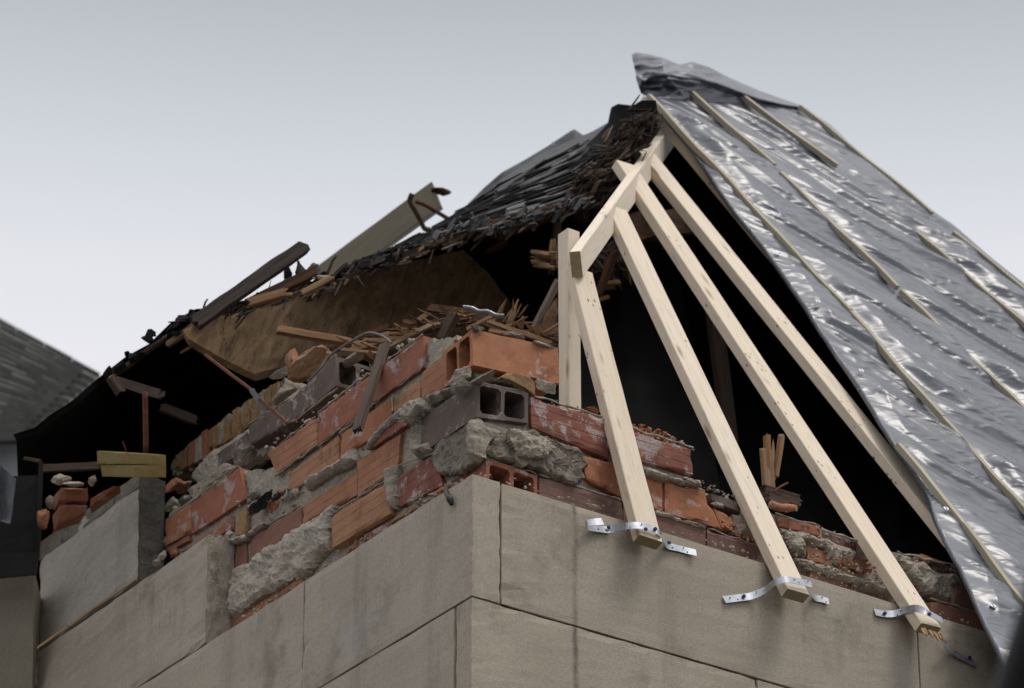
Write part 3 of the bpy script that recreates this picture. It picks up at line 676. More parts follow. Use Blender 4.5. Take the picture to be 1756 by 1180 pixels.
# ================================================================== roof felt and black sheets standing in for the dark attic
def sheet(name,rows,mat,parent,nu=60,nv=24,amp=.03,fs=2.5,seed=3,smooth=True):
    """rows: list of polylines [(x,y,depth)...] in picture pixels with real distances; lofted into one sheet"""
    def samp(pl,u):
        u=u*(len(pl)-1); i=min(int(u),len(pl)-2); t=u-i; a,b=pl[i],pl[i+1]; return [a[k]+(b[k]-a[k])*t for k in range(3)]
    vs=[];fs_=[]
    for j in range(nv+1):
        f=j/nv*(len(rows)-1); r_=min(int(f),len(rows)-2); t=f-r_
        for i in range(nu+1):
            a,b=samp(rows[r_],i/nu),samp(rows[r_+1],i/nu); x,y,dd=[a[k]+(b[k]-a[k])*t for k in range(3)]
            e=0 if j in(0,) else amp*fbm(V((x/100,y/100,seed)),fs/2,seed)
            vs.append(hit((x,y),('d',dd+e)))
    for j in range(nv):
        for i in range(nu): a=j*(nu+1)+i; fs_.append((a,a+1,a+nu+2,a+nu+1))
    return mesh(name,vs,fs_,mat,parent,smooth)
TOPL=[(22,745,15.3),(60,733,15.3),(85,712,15.3),(120,690,15.3),(160,655,15.35),(215,612,15.4),(255,590,15.4),(290,556,15.4),(335,530,15.4),(370,527,15.45),(420,515,15.5),(480,500,15.5),(560,480,15.55),(600,456,15.6),(660,444,15.7),(720,420,15.8),(765,400,15.8),(850,384,15.85),(930,368,15.9),(990,348,15.9),(1030,310,16.0),(1070,260,16.5),(1112,203,16.8)]
BOTL=[(50,1100,15.4),(55,1110,15.4),(60,1120,15.4),(90,1130,15.4),(140,1120,15.35),(200,1080,15.3),(270,1050,15.3),(330,1000,15.2),(400,960,15.2),(460,930,15.2),(520,900,15.2),(580,860,15.2),(640,820,15.3),(700,800,15.4),(760,780,15.4),(820,760,15.4),(880,740,15.4),(930,740,15.4),(1000,760,15.4),(1060,800,15.4),(1120,820,15.4),(1180,840,15.5),(1240,860,15.5)]
TOP2=[(a[0]+6,a[1]+10,a[2]+(.0 if i<5 else .55)) for i,a in enumerate(TOPL)]
MIDL=[(a[0]*.6+b[0]*.4,a[1]*.6+b[1]*.4,(a[2]+b[2])/2+.15+1.2*math.sin(i/22*math.pi)**.6) for i,(a,b) in enumerate(zip(TOPL,BOTL))]
RF=empty('broken_slate_roof',hit((700,430),('d',15.8)),'torn old slate roof over the left wall with black felt and a black sheet in place of the dark inside','roof')
sheet('felt_dark_interior',[TOPL,TOP2,MIDL,BOTL],mFE,RF,nu=88,nv=24)  # torn felt edge running on into a black sheet for the unlit interior
AT=empty('attic_dark_backdrop',hit((1300,700),('d',16)),'black sheet standing in for the darkness of the attic behind the new rafters','sheeting')
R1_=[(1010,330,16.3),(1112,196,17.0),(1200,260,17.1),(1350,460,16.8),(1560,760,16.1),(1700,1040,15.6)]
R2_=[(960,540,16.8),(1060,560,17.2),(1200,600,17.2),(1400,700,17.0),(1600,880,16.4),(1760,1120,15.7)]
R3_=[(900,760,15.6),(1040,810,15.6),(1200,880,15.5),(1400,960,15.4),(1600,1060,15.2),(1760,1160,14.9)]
sheet('dark_interior_sheet',[R1_,R2_,R3_],mFE,AT,nu=60,nv=30,amp=.12,fs=3)  # added black surface, the attic's darkness put into its colour
# ---- slates
FR=[(575,468,15.6),(600,455,15.6),(650,449,15.6),(700,430,15.65),(745,412,15.7),(770,402,15.7),(830,388,15.7),(900,368,15.75),(960,356,15.75),(1005,338,15.8),(1040,300,15.9),(1075,255,16.0),(1120,196,16.1)]
BK=[(640,446,17.2),(690,428,17.2),(735,402,17.2),(765,380,17.2),(795,358,17.3),(825,337,17.3),(860,308,17.4),(890,288,17.4),(930,262,17.5),(980,240,17.5),(1015,226,17.5),(1055,203,17.4),(1112,184,17.2)]
def lerp3(a,b,t): return tuple(a[k]+(b[k]-a[k])*t for k in range(3))
def samp3(pl,u):
    u=max(0,min(.99999,u))*(len(pl)-1); i=int(u); return lerp3(pl[i],pl[i+1],u-i)
def sp(u,v): a,b=samp3(FR,u),samp3(BK,u); x,y,d_=lerp3(a,b,v); return hit((x,y),('d',d_))
sheet('slate_bed',[FR,[lerp3(a,b,.5) for a,b in zip(FR,BK)],BK],mBK,RF,nu=50,nv=8,amp=.01)
NR=30
sn=(sp(.6,.1)-sp(.5,.1)).cross(sp(.5,.3)-sp(.5,.1)).normalized(); 
if sn.z<0: sn=-sn
for r_ in range(NR):
    v0=r_/NR*.86; nc=11; off=(r_%2)*.5
    for c_ in range(-1,nc):
        u0=(c_+off)/nc; u1=(c_+1+off)/nc
        if u1<=.12 or u0<0 or u1>1: continue
        if rnd.random()<.05: continue
        vv1=min(1,v0+1.35/NR); ov=rnd.uniform(-.008,.004)
        j=lambda:V((rnd.gauss(0,.010),rnd.gauss(0,.010),rnd.gauss(0,.003)))
        lift=sn*(.006+rnd.uniform(0,.010)); low=sn*.004
        a=sp(u0,max(0,v0+ov))+lift+j(); b=sp(u1,max(0,v0+ov))+lift+j(); c=sp(u1,vv1)+low; d_=sp(u0,vv1)+low
        slab('slate',[d_,c,b,a],-sn*rnd.uniform(.004,.008),mSL,RF,amp=.003,bev=.001,cuts=2,fs=12)
# decking boards showing below the slates, torn fibres, rot along the hip
def dk(a,b,wd,t,m,**k): return beam('roof_board',hit(a[:2],('d',a[2])),hit(b[:2],('d',b[2])),wd,t,m,wide=k.pop('wide',UPZ),parent=RF,amp=.006,**k)
dk((735,424,15.63),(822,396,15.68),.025,.05,mWR,jag=(.03,.05))
dk((640,462,15.66),(745,420,15.7),.03,.04,mWS,jag=(.03,.03))
dk((830,394,15.72),(960,360,15.7),.032,.06,mWR,jag=(.06,.06))
dk((870,392,15.66),(990,350,15.72),.05,.05,mWR,jag=(.10,.04))
dk((600,466,15.6),(690,441,15.62),.022,.05,mWD,jag=(.03,.03))
dk((200,640,15.25),(330,548,15.3),.018,.02,mWD,jag=(.02,.03))
dk((290,590,15.2),(345,548,15.22),.022,.02,mWO,jag=(.02,.03))
dk((190,648,15.1),(205,672,15.1),.03,.03,mWD,jag=(.01,.01))
dk((840,430,15.75),(862,418,15.72),.02,.02,mWR,jag=(.02,.03))
bm_=[]
for i in range(420):
    u=rnd.random(); x=1003+u*112+rnd.gauss(0,12)+9*math.sin(u*23)-10; y=348-u*142+rnd.gauss(0,14); dd=15.72+u*.35+rnd.uniform(-.05,.05)
    P=hit((x,y),('d',dd)); Ln=rnd.uniform(.03,.09); dr=(rt*rnd.uniform(-1,.2)+UPZ*rnd.uniform(-.6,.2)-fh*rnd.uniform(0,.6)).normalized()
    dr=(hit((900,290),('d',16.2))-hit((1060,205),('d',16.2))).normalized()*-1+V((rnd.gauss(0,.35),rnd.gauss(0,.35),rnd.gauss(0,.35))); dr.normalize(); bm_.append((P-dr*Ln*.6,P+dr*Ln*.5,rnd.uniform(.006,.018),rnd.uniform(.002,.006)))
def fibres(name,lst,mat,parent,seed=0,tip=.35):
    vs=[];fs=[]; rr=random.Random(seed)
    for P0,P1,a,b in lst:
        X=(P1-P0).normalized(); Y=X.cross(V((rr.uniform(-1,1),rr.uniform(-1,1),rr.uniform(-1,1)))).normalized(); Z=X.cross(Y); o=len(vs)
        for f,k in ((0,.8),(.3,1),(.8,.85),(1,tip)):
            c=P0.lerp(P1,f)+Y*rr.uniform(-.3,.3)*a
            for y,z in ((-1,-1),(1,-1),(1,1),(-1,1)): vs.append(c+Y*y*a/2*k+Z*z*b/2*k)
        for i in range(3):
            for j in range(4): q=o+i*4+j; w_=o+i*4+(j+1)%4; fs.append((q,w_,w_+4,q+4))
        fs.append((o+3,o+2,o+1,o)); fs.append((o+12,o+13,o+14,o+15))
    q=mesh(name,vs,fs,mat,parent); tag(q,kind='stuff'); return q
mFIB=material('torn_fibre',(.095,.066,.05),(.028,.021,.018),rough=.9,sc=22,dark=(.8,18,.5),bump=(60,.6,.006))
mFI2=material('torn_fibre_light',(.48,.33,.18),(.28,.17,.09),rough=.85,sc=22,dark=(.6,18,.58),bump=(60,.6,.006))
mFI3=material('torn_fibre_brown',(.27,.19,.13),(.14,.09,.06),rough=.9,sc=22,dark=(.6,18,.55),bump=(60,.6,.006))
fibres('torn_hip_edge',[b for k,b in enumerate(bm_) if k%9],mFIB,RF,1); fibres('torn_hip_edge',bm_[::9],mFI3,RF,4)
for x,y,r_,d_ in ((1095,215,22,16.0),(1075,245,20,15.95),(1050,280,20,15.9),(1030,312,20,15.85),(1012,345,22,15.8),(1000,372,18,15.8),(1088,250,16,16.0),(1042,325,16,15.9)):
    chunk('rotten_edge',hit((x,y),('d',d_+.08)),(r_*.0022,r_*.0017,.07),mFIB,RF,amp=.5,rough=.25)
# ---- torn black sheet behind the slates, with eyelets
BS=empty('black_sheet',hit((900,300),('d',17.4)),'shiny black sheet with eyelets raised behind the slates','sheet')
B0=[(700,432,17.3),(770,392,17.4),(800,352,17.5),(830,322,17.6),(860,296,17.6),(900,274,17.7),(940,250,17.7),(984,221,17.7),(1006,236,17.8),(1045,215,17.8)]
B1=[(690,450,17.0),(770,420,17.2),(810,400,17.2),(860,370,17.2),(880,350,17.2),(920,320,17.3),(960,300,17.3),(1000,280,17.3),(1030,270,17.4),(1080,240,17.4)]
sheet('sheet_fold',[B0,B1],mBK,BS,nu=60,nv=10,amp=.03,fs=5)
B0=[(1006,250,17.0),(1042,212,16.8),(1048,184,16.6),(1060,178,16.5),(1085,181,16.4),(1100,172,16.3),(1125,172,16.2)]
B1=[(1030,260,16.6),(1060,240,16.5),(1075,225,16.4),(1085,215,16.4),(1095,210,16.3),(1105,205,16.3),(1128,196,16.2)]
sheet('upper_fold',[B0,B1],mFE,BS,nu=40,nv=8,amp=.02,fs=6)
def ring(name,P,n,r,r2,mat,parent):
    n=n.normalized(); a=n.cross(UPZ).normalized(); b=n.cross(a); vs=[];fs=[];K=16
    for k in range(K):
        t=2*math.pi*k/K; e=a*math.cos(t)+b*math.sin(t); vs+= [P+e*r+n*.002,P+e*r2+n*.002,P+e*(r+r2)/2+n*.005]
    for k in range(K):
        i=k*3; j=((k+1)%K)*3; fs+=[(i,j,j+2,i+2),(i+2,j+2,j+1,i+1)]
    return mesh(name,vs,fs,mat,parent,True)
def disc(name,P,n,r,mat,parent,h=.002,K=12):
    n=n.normalized(); a=n.cross(UPZ+V((.1,.2,0))).normalized(); b=n.cross(a); vs=[P+n*h*1.3];fs=[]
    for k in range(K): t=2*math.pi*k/K; e=a*math.cos(t)+b*math.sin(t); vs+=[P+e*r+n*h,P+e*r*1.0]
    for k in range(K): i=1+2*k; j=1+2*((k+1)%K); fs+=[(0,i,j),(i,i+1,j+1,j)]
    return mesh(name,vs,fs,mat,parent)
mWH=material('white_eyelet',(.8,.8,.8),(.75,.75,.75),rough=.4)
for x,y in ((949,247),(786,366)): disc('eyelet',hit((x,y),('d',17.45)),-fw,.009,mWH,BS)
# ================================================================== old timbers
def polyboard(name,pts,dv,mat,X,parent=None):
    Z=dv.normalized(); X=(X-Z*X.dot(Z)).normalized(); Y=Z.cross(X); M=Matrix((X,Y,Z)).transposed().to_4x4()
    c=V((0,0,0))
    for p in pts: c+=p
    c/=len(pts); M.translation=c; Mi=M.inverted(); n=len(pts)
    vs=[Mi@p for p in pts]+[Mi@(p+dv) for p in pts]
    fs=[tuple(range(n)),tuple(reversed(range(n,2*n)))]+[(i,i+n,(i+1)%n+n,(i+1)%n) for i in range(n)]
    return framed(name,vs,fs,mat,M,parent)
def TBP(x,y): return hit((x,y),('d',14.95+(x-318)/642*2.0))
ot=polyboard('old_timber',[TBP(*p) for p in ((314,566),(322,580),(342,592),(388,618),(420,634),(436,641),(470,632),(620,606),(960,560),(960,392),(760,436),(700,449),(640,464),(580,478),(480,508),(400,536),(345,552))],fh*.06+rt*.0,mWO,TBP(960,392)-TBP(345,552))
tag(ot,'wide weathered brown timber lying under the torn roof, its right half in darkness','timber')
mLP=material('black_plank',(.05,.034,.026),(.025,.018,.015),rough=.9,grain=True,bump=(9,.5,.006))
lp=beam('leaning_plank',hit((338,552),('d',15.0)),hit((512,430),('d',15.3)),.062,.022,mLP,wide=V((.3,.2,1)),amp=.005,jag=(.02,.05),n=14)
tag(lp,'dark broken plank sticking up against the sky at the left','plank')
PB=empty('painted_board',hit((690,380),('d',17.3)),'long drab olive board held by a brown strap, jutting up against the sky','board')
P0,P1=hit((545,486),('d',17.6)),hit((750,335),('d',17.6))
beam('board',P0,P1,.112,.075,mWG,wide=V((-.3,-.2,1)),parent=PB,amp=.002,skew=(0,.03))
chunk('end_knob',hit((757,327),('d',17.56)),(.045,.022,.03),mWR,PB)
tube('strap',[hit(p,('d',17.45)) for p in ((707,332),(703,345),(712,362),(722,380),(728,392),(738,394))],.012,mWR,PB,n=6)
tube('strap',[hit(p,('d',17.42)) for p in ((712,345),(730,352),(750,364),(768,375))],.010,mWR,PB,n=6)
rg=random.Random(21)
def along(pl,n,sx,sy,L0,L1,w0,w1,dd,dirf):
    o=[]
    for i in range(n):
        x,y,d_=samp3(pl,rg.random()); P=hit((x+rg.gauss(0,sx),y+rg.gauss(0,sy)),('d',d_+dd+rg.uniform(-.04,.04)))
        dr=dirf(); o.append((P,P+dr*rg.uniform(L0,L1),rg.uniform(w0,w1),rg.uniform(.003,.010)))
    return o
dl=lambda:(rt*rg.choice((-1,1))*1.0+UPZ*rg.choice((-1,1))*0+V((0,0,.0))+(UPZ*.62+rt)*rg.choice((-1,1))*1.6+V((rg.gauss(0,.35),rg.gauss(0,.35),rg.gauss(0,.22)))).normalized()
fibres('torn_edge',along([(180,645,15.3),(290,566,15.3),(345,541,15.3),(480,509,15.4),(600,464,15.5),(700,438,15.6)],90,6,4,.02,.07,.012,.035,-.05,dl),mFE,RF,6,.7)
fibres('torn_edge',along([(340,556,15.2),(440,524,15.2),(520,504,15.3),(600,474,15.4),(735,429,15.6),(830,400,15.65),(1000,354,15.7)],110,8,4,.02,.10,.006,.018,-.05,dl),mFIB,RF,7,.6)
fibres('torn_edge',along([(430,524,15.2),(520,502,15.3),(600,474,15.4),(735,431,15.6),(830,404,15.65),(1000,358,15.7)],45,8,4,.02,.09,.005,.014,-.07,dl),mFI3,RF,8,.5)
fibres('torn_edge',along([(760,398,15.6),(850,386,15.62),(930,368,15.65),(1005,340,15.7)],130,10,3,.02,.06,.008,.020,-.04,dl),mSL,RF,9,.8)
# dark beam and rotten pieces behind the new hip
for a_,b_,l_ in (((1222,520,16.4),(1252,760,15.9),'dim old stud standing in the dark between second and third rafter'),):
    o=beam('old_stud',hit(a_[:2],('d',a_[2])),hit(b_[:2],('d',b_[2])),.06,.04,mWD,wide=V((1,0,0)),amp=.002); tag(o,l_,'stud')
ob=beam('rotten_crossbeam',pt('L',560,640,('d',15.95)),pt('L',900,590,('d',16.3)),.11,.07,mWR,wide=UPZ,amp=.01,jag=(.05,.05))
tag(ob,'rotten brown crossbeam behind the tops of the new rafters','beam')
def wood(name,z,a,b,dpt,wpx,mat,label,cat='splinter',kind='beam',d2=None,thick=.6,group=None,parent=None,jag=.35,wide=None,**k):
    sc=ZM[z][2]; D1=dpt; D2=d2 or dpt; wd=wpx/sc*dpt/F
    P0,P1=pt(z,*a,('d',D1)),pt(z,*b,('d',D2))
    if kind=='beam': o=beam(name,P0,P1,wd,wd*thick,mat,wide=wide or UPZ,parent=parent,amp=.002,jag=(wd*jag,wd*jag*2),bev=.001,**k)
    else: o=shard(name,P0,P1,wd,wd*thick,mat,parent=parent,wide=wide)
    if parent is None: tag(o,label,cat,group)
    return o
# rotten stump with torn ends left and right of the post
SP=empty('rotten_stump',pt('Q',600,300,('d',15.6)),'rotten splintered end of the old hip rafter behind the new timber','timber')
wood('stump','Q',(470,20),(440,260),15.7,70,mWR,None,parent=SP,jag=.5)
lst=[]
for i in range(26):
    y=rnd.uniform(185,290); P=pt('Q',rnd.uniform(420,480),y,('d',15.6+rnd.uniform(-.05,.05)))
    Q_=pt('Q',rnd.uniform(300,380),215+(y-235)*.9+rnd.uniform(-15,15),('d',15.6)); lst.append((P,Q_,rnd.uniform(.006,.014),rnd.uniform(.004,.01)))
for i in range(20):
    x=rnd.uniform(430,490); y0=rnd.uniform(100,200); lst.append((pt('Q',x,y0,('d',15.62)),pt('Q',x+rnd.uniform(-20,10),y0+rnd.uniform(40,90),('d',15.6)),rnd.uniform(.006,.014),.006))
fibres('torn_fibres',lst,mFI2,SP,2)
lst=[]
for i in range(70):
    x=rnd.uniform(660,860); y=rnd.uniform(170,300)+max(0,(740-x))*.5
    P=pt('Q',x,y,('d',15.75+rnd.uniform(-.08,.1))); dr=(rt*rnd.uniform(-.4,1)+UPZ*rnd.uniform(-1,.5)).normalized(); lst.append((P,P+dr*rnd.uniform(.03,.10),rnd.uniform(.008,.022),rnd.uniform(.005,.014)))
fibres('torn_fibres',lst,mFIB,SP,3)
wood('stump_piece','Q',(720,420),(800,220),15.6,50,mWR,None,parent=SP,jag=.8)
wood('stump_piece','Q',(740,370),(835,360),15.65,26,mWS,None,parent=SP)
wood('stump_piece','Q',(735,400),(812,392),15.7,30,mWR,None,parent=SP)
wood('stump_piece','Q',(725,465),(768,452),15.7,26,mWS,None,parent=SP)
wood('stump_piece','Q',(860,130),(880,290),15.85,60,mWR,None,parent=SP,jag=.8)
# ================================================================== new lumber
GR='new rafters fanned over the broken corner'
def rafter(a,b,label,offa=.0,offb=.0,**k):
    P0,P1=hit(a,('roof',offa)),hit(b,('roof',offb)); X=(P1-P0).normalized()
    o=beam('new_rafter',P0,P1,.089,.038,mW,wide=V((1,0,0)),amp=.0008,n=18,**k)
    tag(o,label,'rafter',GR); return o,P0,P1
HB0,HB1=hit((988,454),('y',.27)),hit((1143,238),('roof',-.05))
hb=beam('new_hip_beam',HB0,HB1+(HB1-HB0)*.06,.092,.038,mW,wide=UPZ,amp=.0008,endm=mWE); tag(hb,'new pale hip beam with sawn end, rising under the old slates','beam')
def pix(p): v=p-CAM; d=v.dot(fw); return CX+v.dot(rt)/d*F,CY-v.dot(up)/d*F,d
def on_hip(p,dz):
    best=min(((math.hypot(pix(q)[0]-p[0],pix(q)[1]-p[1]),pix(q)[2]) for q in (HB0.lerp(HB1,k/60) for k in range(75))))
    return hit(p,('d',best[1]-dz))
def rafter(P0,P1,label,**k):
    o=beam('new_rafter',P0,P1,.094,.040,mW,wide=V((1,0,0)),amp=.0008,n=18,endm=mWE,**k)
    tag(o,label,'rafter',GR); return o,P0,P1
FOOT=('y',-.095)
r1,a1,b1_=rafter(hit((1111,930),('y',-.078)),hit((992,468),('y',.335)),'first new rafter from the corner, strapped to the wall by a curled metal strap')
r2,a2,b2_=rafter(hit((1364,1022),FOOT),on_hip((1053,362),.085),'second new rafter from the corner, its square sawn foot below a sagging strap')
r3,a3,b3_=rafter(hit((1592,1080),FOOT),on_hip((1069,286),.085),'third new rafter, the lowest reaching one, its foot split and frayed')
r4,a4,b4_=rafter(hit((1640,935),('roof',.0)),on_hip((1099,260),.08),'fourth new rafter, whose foot passes under the grey tarpaulin')
r5,a5,b5_=rafter(hit((1342,450),('roof',.02)),hit((1114,174),('roof',.05)),'new rafter tucked right under the tarpaulin edge at the top')
PV1=hit((974,400),('y',.46)); PV0=hit((979,706),('y',.46)); PV0.x=PV1.x=(PV0.x+PV1.x)/2; PV0.z-=.02
o=beam('new_post',PV0,PV1,.052,.062,mW,wide=V((1,0,0)),amp=.0006); tag(o,'upright new wooden post standing behind the hip beam end','post')
# frayed foot of the third rafter
lst=[]
for i in range(16):
    t=rnd.random(); P=a3+V((.089*(t-.5),-.015,-.01)); d_=(a3-b3_).normalized(); lst.append((P,P+d_*rnd.uniform(.025,.055)+V((rnd.uniform(-.008,.008),0,0)),.008,.006))
fb=fibres('frayed_foot',lst,mFI2,None,5); del fb['kind']; 
fb.parent=r3; fb.matrix_parent_inverse=(Matrix.Translation(WO[r3.name])@r3.rotation_quaternion.to_matrix().to_4x4()).inverted()
# short old post leaning in the dark and broad split board left of the new post
wood('old_post','Q',(310,680),(470,370),14.95,46,mWD,'dark old post leaning behind the upright new post','post',d2=15.3)
sb=slab('split_board',zq('Q',[(330,640),(468,452),(482,735),(420,735)],('d',14.75)),fh*.03,mWS,None,amp=.006,bev=.003,cuts=8,edge=.03)
tag(sb,'broad split tan board end just left of the upright new post','board')
# ================================================================== tarpaulin
TP=empty('tarpaulin',hit((1450,600),('roof',.0)),'big glossy grey tarpaulin pinned over the right hand roof slope with thin battens','tarpaulin')
S_=V((0,1,RM)).normalized()                      # up the slope
TOFF=.085
def rc(p): return (p.x,(p-ROOF0).dot(S_))
bat=[((1112,165),(1306,370)),((1306,370),(1456,535)),((1456,535),(1615,717)),((1615,717),(1800,925)),((1133,114),(1327,285)),((1338,298),(1538,493)),((1544,500),(1770,716)),((1222,130),(1435,285)),((1372,183),(1599,366)),
 ((1568,398),(1775,573)),((1635,400),(1775,513)),((1541,764),(1652,900)),((1652,900),(1790,1082))]
BTS=[(rc(hit(a,('roof',TOFF))),rc(hit(b,('roof',TOFF)))) for a,b in bat]
def ridged(x): return (1-abs(x)*2)
def tf(p):
    """height of the cloth off the slope"""
    X,Sl=rc(p); al=.870*X-.493*Sl; q=.493*X+.870*Sl
    wv=.12*nz3(V((al,q,0)),1.3,4)
    h=0
    for fsq,am,sd in ((2.0,.034,1),(4.4,.020,2),(9,.008,3)):
        n_=nz3(V((al*.15*fsq**.7,(q+wv)*fsq,0)),1,sd); h+=am*(1-min(1,math.sqrt(n_*n_+.0009)*4.2))**1.1
    c=V((al*4.5,q*13,0)); h+=.004*noise.noise(c)
    dmin=min(segd(X,Sl,a,b) for a,b in BTS)
    t=min(1,dmin/.095); return h*t*t*(3-2*t)+.002
ED=[(1112,168),(1133,191),(1183,254),(1230,323),(1264,370),(1300,413),(1361,500),(1436,612),(1483,683),(1534,764),(1558,795),(1588,842),(1605,895),(1645,975),(1665,1019),(1703,1099),(1722,1137),(1740,1175),(1765,1240)]
RE=[(1380,187),(1420,213),(1460,249),(1500,282),(1530,306),(1565,334),(1597,361),(1640,393),(1700,444),(1760,492),(1830,550),(1900,610),(1960,680),(2000,760),(2020,840),(2040,940),(2050,1040),(2060,1130),(2080,1240)]
def cres(P,t):
    t=t*(len(P)-1); i=min(int(t),len(P)-2); f=t-i; p0=P[max(0,i-1)];p1=P[i];p2=P[i+1];p3=P[min(len(P)-1,i+2)]
    return tuple(.5*((2*p1[k])+(p2[k]-p0[k])*f+(2*p0[k]-5*p1[k]+4*p2[k]-p3[k])*f*f+(3*p1[k]-p0[k]-3*p2[k]+p3[k])*f**3) for k in (0,1))
def tarp():
    nu,nv=220,560; vs=[];fs=[]
    for j in range(nv+1):
        e,r_=cres(ED,j/nv),cres(RE,j/nv)
        for i in range(nu+1):
            u=(i/nu)**1.15; x,y=e[0]+(r_[0]-e[0])*u,e[1]+(r_[1]-e[1])*u
            p=hit((x,y),('roof',TOFF)); h=tf(p)*min(1,.12+u*14)*min(1,j/40+.03)*(min(1,.1+(1-u)*12) if j<nv*.55 else 1)
            if i==0: h-=.012
            vs.append(p+RN*h)
    for j in range(nv):
        for i in range(nu): a=j*(nu+1)+i; fs.append((a,a+1,a+nu+2,a+nu+1))
    o=mesh('tarp_cloth',vs,fs,mTA,TP,True); md=o.modifiers.new('thick','SOLIDIFY'); md.thickness=.003
    # the crumpled cap folded over the top of the roof
    C0=[(1084,95),(1090,91),(1112,94),(1135,100),(1165,112),(1187,107),(1215,116),(1250,134),(1300,156),(1345,172),(1375,182)]
    C1=[(1092,135),(1104,138),(1118,131),(1140,128),(1168,132),(1195,135),(1225,142),(1260,155),(1300,170),(1345,180),(1378,185)]
    C2=[(1099,160),(1108,152),(1122,148),(1150,140),(1180,148),(1215,152),(1250,160),(1290,175),(1320,180),(1350,185),(1380,188)]
    C3=[cres([(1110,168),(1380,187)],k/10) for k in range(11)]
    depth=lambda x,y:(hit((x,min(y+10,260)),('roof',TOFF))-CAM).dot(fw)
    rows=[]
    for kk,(Cx,dd) in enumerate(((C0,.16),(C1,-.01),(C2,.03),(C3,.0))):
        r_=[]
        for (x,y) in Cx:
            base=(hit((x,max(y,170+ (x-1110)*.07)),('roof',TOFF))-CAM).dot(fw)
            r_.append((x,y,base+dd+.30*max(0,(1150-x)/60)*(1 if kk<3 else .3)))
        rows.append(r_)
    nu,nv=110,50; vs=[];fs=[]
    def s3(P,t):
        t=t*(len(P)-1); i=min(int(t),len(P)-2); f=t-i; f=f*f*(3-2*f)*.4+f*.6; return [P[i][k]+(P[i+1][k]-P[i][k])*f for k in range(3)]
    for j in range(nv+1):
        f=j/nv*3; r0=min(int(f),2); t=f-r0
        for i in range(nu+1):
            a,b=s3(rows[r0],i/nu),s3(rows[r0+1],i/nu); x,y,d_=[a[k]+(b[k]-a[k])*t for k in range(3)]
            env=math.sin(min(1,j/nv)*math.pi)**.5
            q=V((x/38,y/14,1)); d_-=env*(.022*(1-min(1,abs(noise.noise(q))*3))+.008*noise.noise(q*2.2))*(1.5-min(1,max(0,(x-1130)/120)))
            vs.append(hit((x,y),('d',d_)))
    for j in range(nv):
        for i in range(nu): a=j*(nu+1)+i; fs.append((a,a+1,a+nu+2,a+nu+1))
    o=mesh('folded_cap',vs,fs,mTA,TP,True); md=o.modifiers.new('thick','SOLIDIFY'); md.thickness=.003
tarp()
mBA=material('batten_wood',(.50,.45,.34),(.40,.355,.26),rough=.7,grain=True,bump=(8,.2,.002),fine=.1)
def batten(a,b):
    P0,P1=hit(a,('roof',TOFF+.025)),hit(b,('roof',TOFF+.025)); n=max(3,int((P1-P0).length/.12)); 
    M=frame(P0,P1,(P1-P0).cross(RN)); Ln=(P1-P0).length; vs=[];fs=[]
    Y=M.to_3x3().col[1]; Mi=M.inverted(); wd=.0115; th=.011
    for i in range(n+1):
        p=P0.lerp(P1,i/n)+RN*(.003*math.sin(i*1.7))+Y*.003*math.sin(i*.9+a[0])
        for y,z in ((-1,-1),(1,-1),(1,1),(-1,1)): vs.append(Mi@(p+Y*y*wd+RN*z*th))
    for i in range(n):
        for j in range(4): q=i*4+j;w_=i*4+(j+1)%4; fs.append((q,w_,w_+4,q+4))
    fs.append((3,2,1,0)); fs.append(tuple(range(n*4,n*4+4)))
    return framed('batten',vs,fs,mBA,M,TP)
for a,b in ((bat[0][0],bat[1][1]),bat[2],bat[3],bat[4],bat[5],bat[6],bat[7],bat[8],bat[9],bat[10],bat[11],bat[12]): batten(a,b)
for x,y in ((1392.5,533),(1329,441),(1614.5,884.5),(1698,1047),(1470,647)):
    P=hit((x,y),('roof',TOFF)); P+=RN*(tf(P)+.003); ring('grommet',P,RN,.006,.012,mGL,TP); disc('grommet_hole',P,RN,.006,mHO,TP,h=.001)
# ================================================================== metal straps
def ribbon(pts,hw,parent,name='strap_band'):
    P=[V(p) for p in pts]; Q=[]
    sub=6
    for i in range(len(P)-1):
        p0=P[max(0,i-1)];p1=P[i];p2=P[i+1];p3=P[min(len(P)-1,i+2)]
        for k in range(sub):
            t=k/sub; Q.append(.5*((2*p1)+(p2-p0)*t+(2*p0-5*p1+4*p2-p3)*t*t+(3*p1-p0-3*p2+p3)*t**3))
    Q.append(P[-1]); vs=[];fs=[]
    for i,q in enumerate(Q):
        d=(Q[min(i+1,len(Q)-1)]-Q[max(i-1,0)]).normalized(); h=(UPZ-d*UPZ.dot(d)).normalized(); h=(h+V((0,.25,0))).normalized(); n_=d.cross(h)
        for s in (-1,1):
            for e_ in (-.0008,.0008): vs.append(q+h*hw*s+n_*e_)
    for i in range(len(Q)-1):
        a=i*4
        for x,y in ((0,1),(1,3),(3,2),(2,0)): fs.append((a+x,a+y,a+4+y,a+4+x))
    fs.append((0,1,3,2)); e=len(vs)-4; fs.append((e,e+2,e+3,e+1))
    return mesh(name,vs,fs,mGL,parent),Q
GS='metal straps holding the rafter feet'
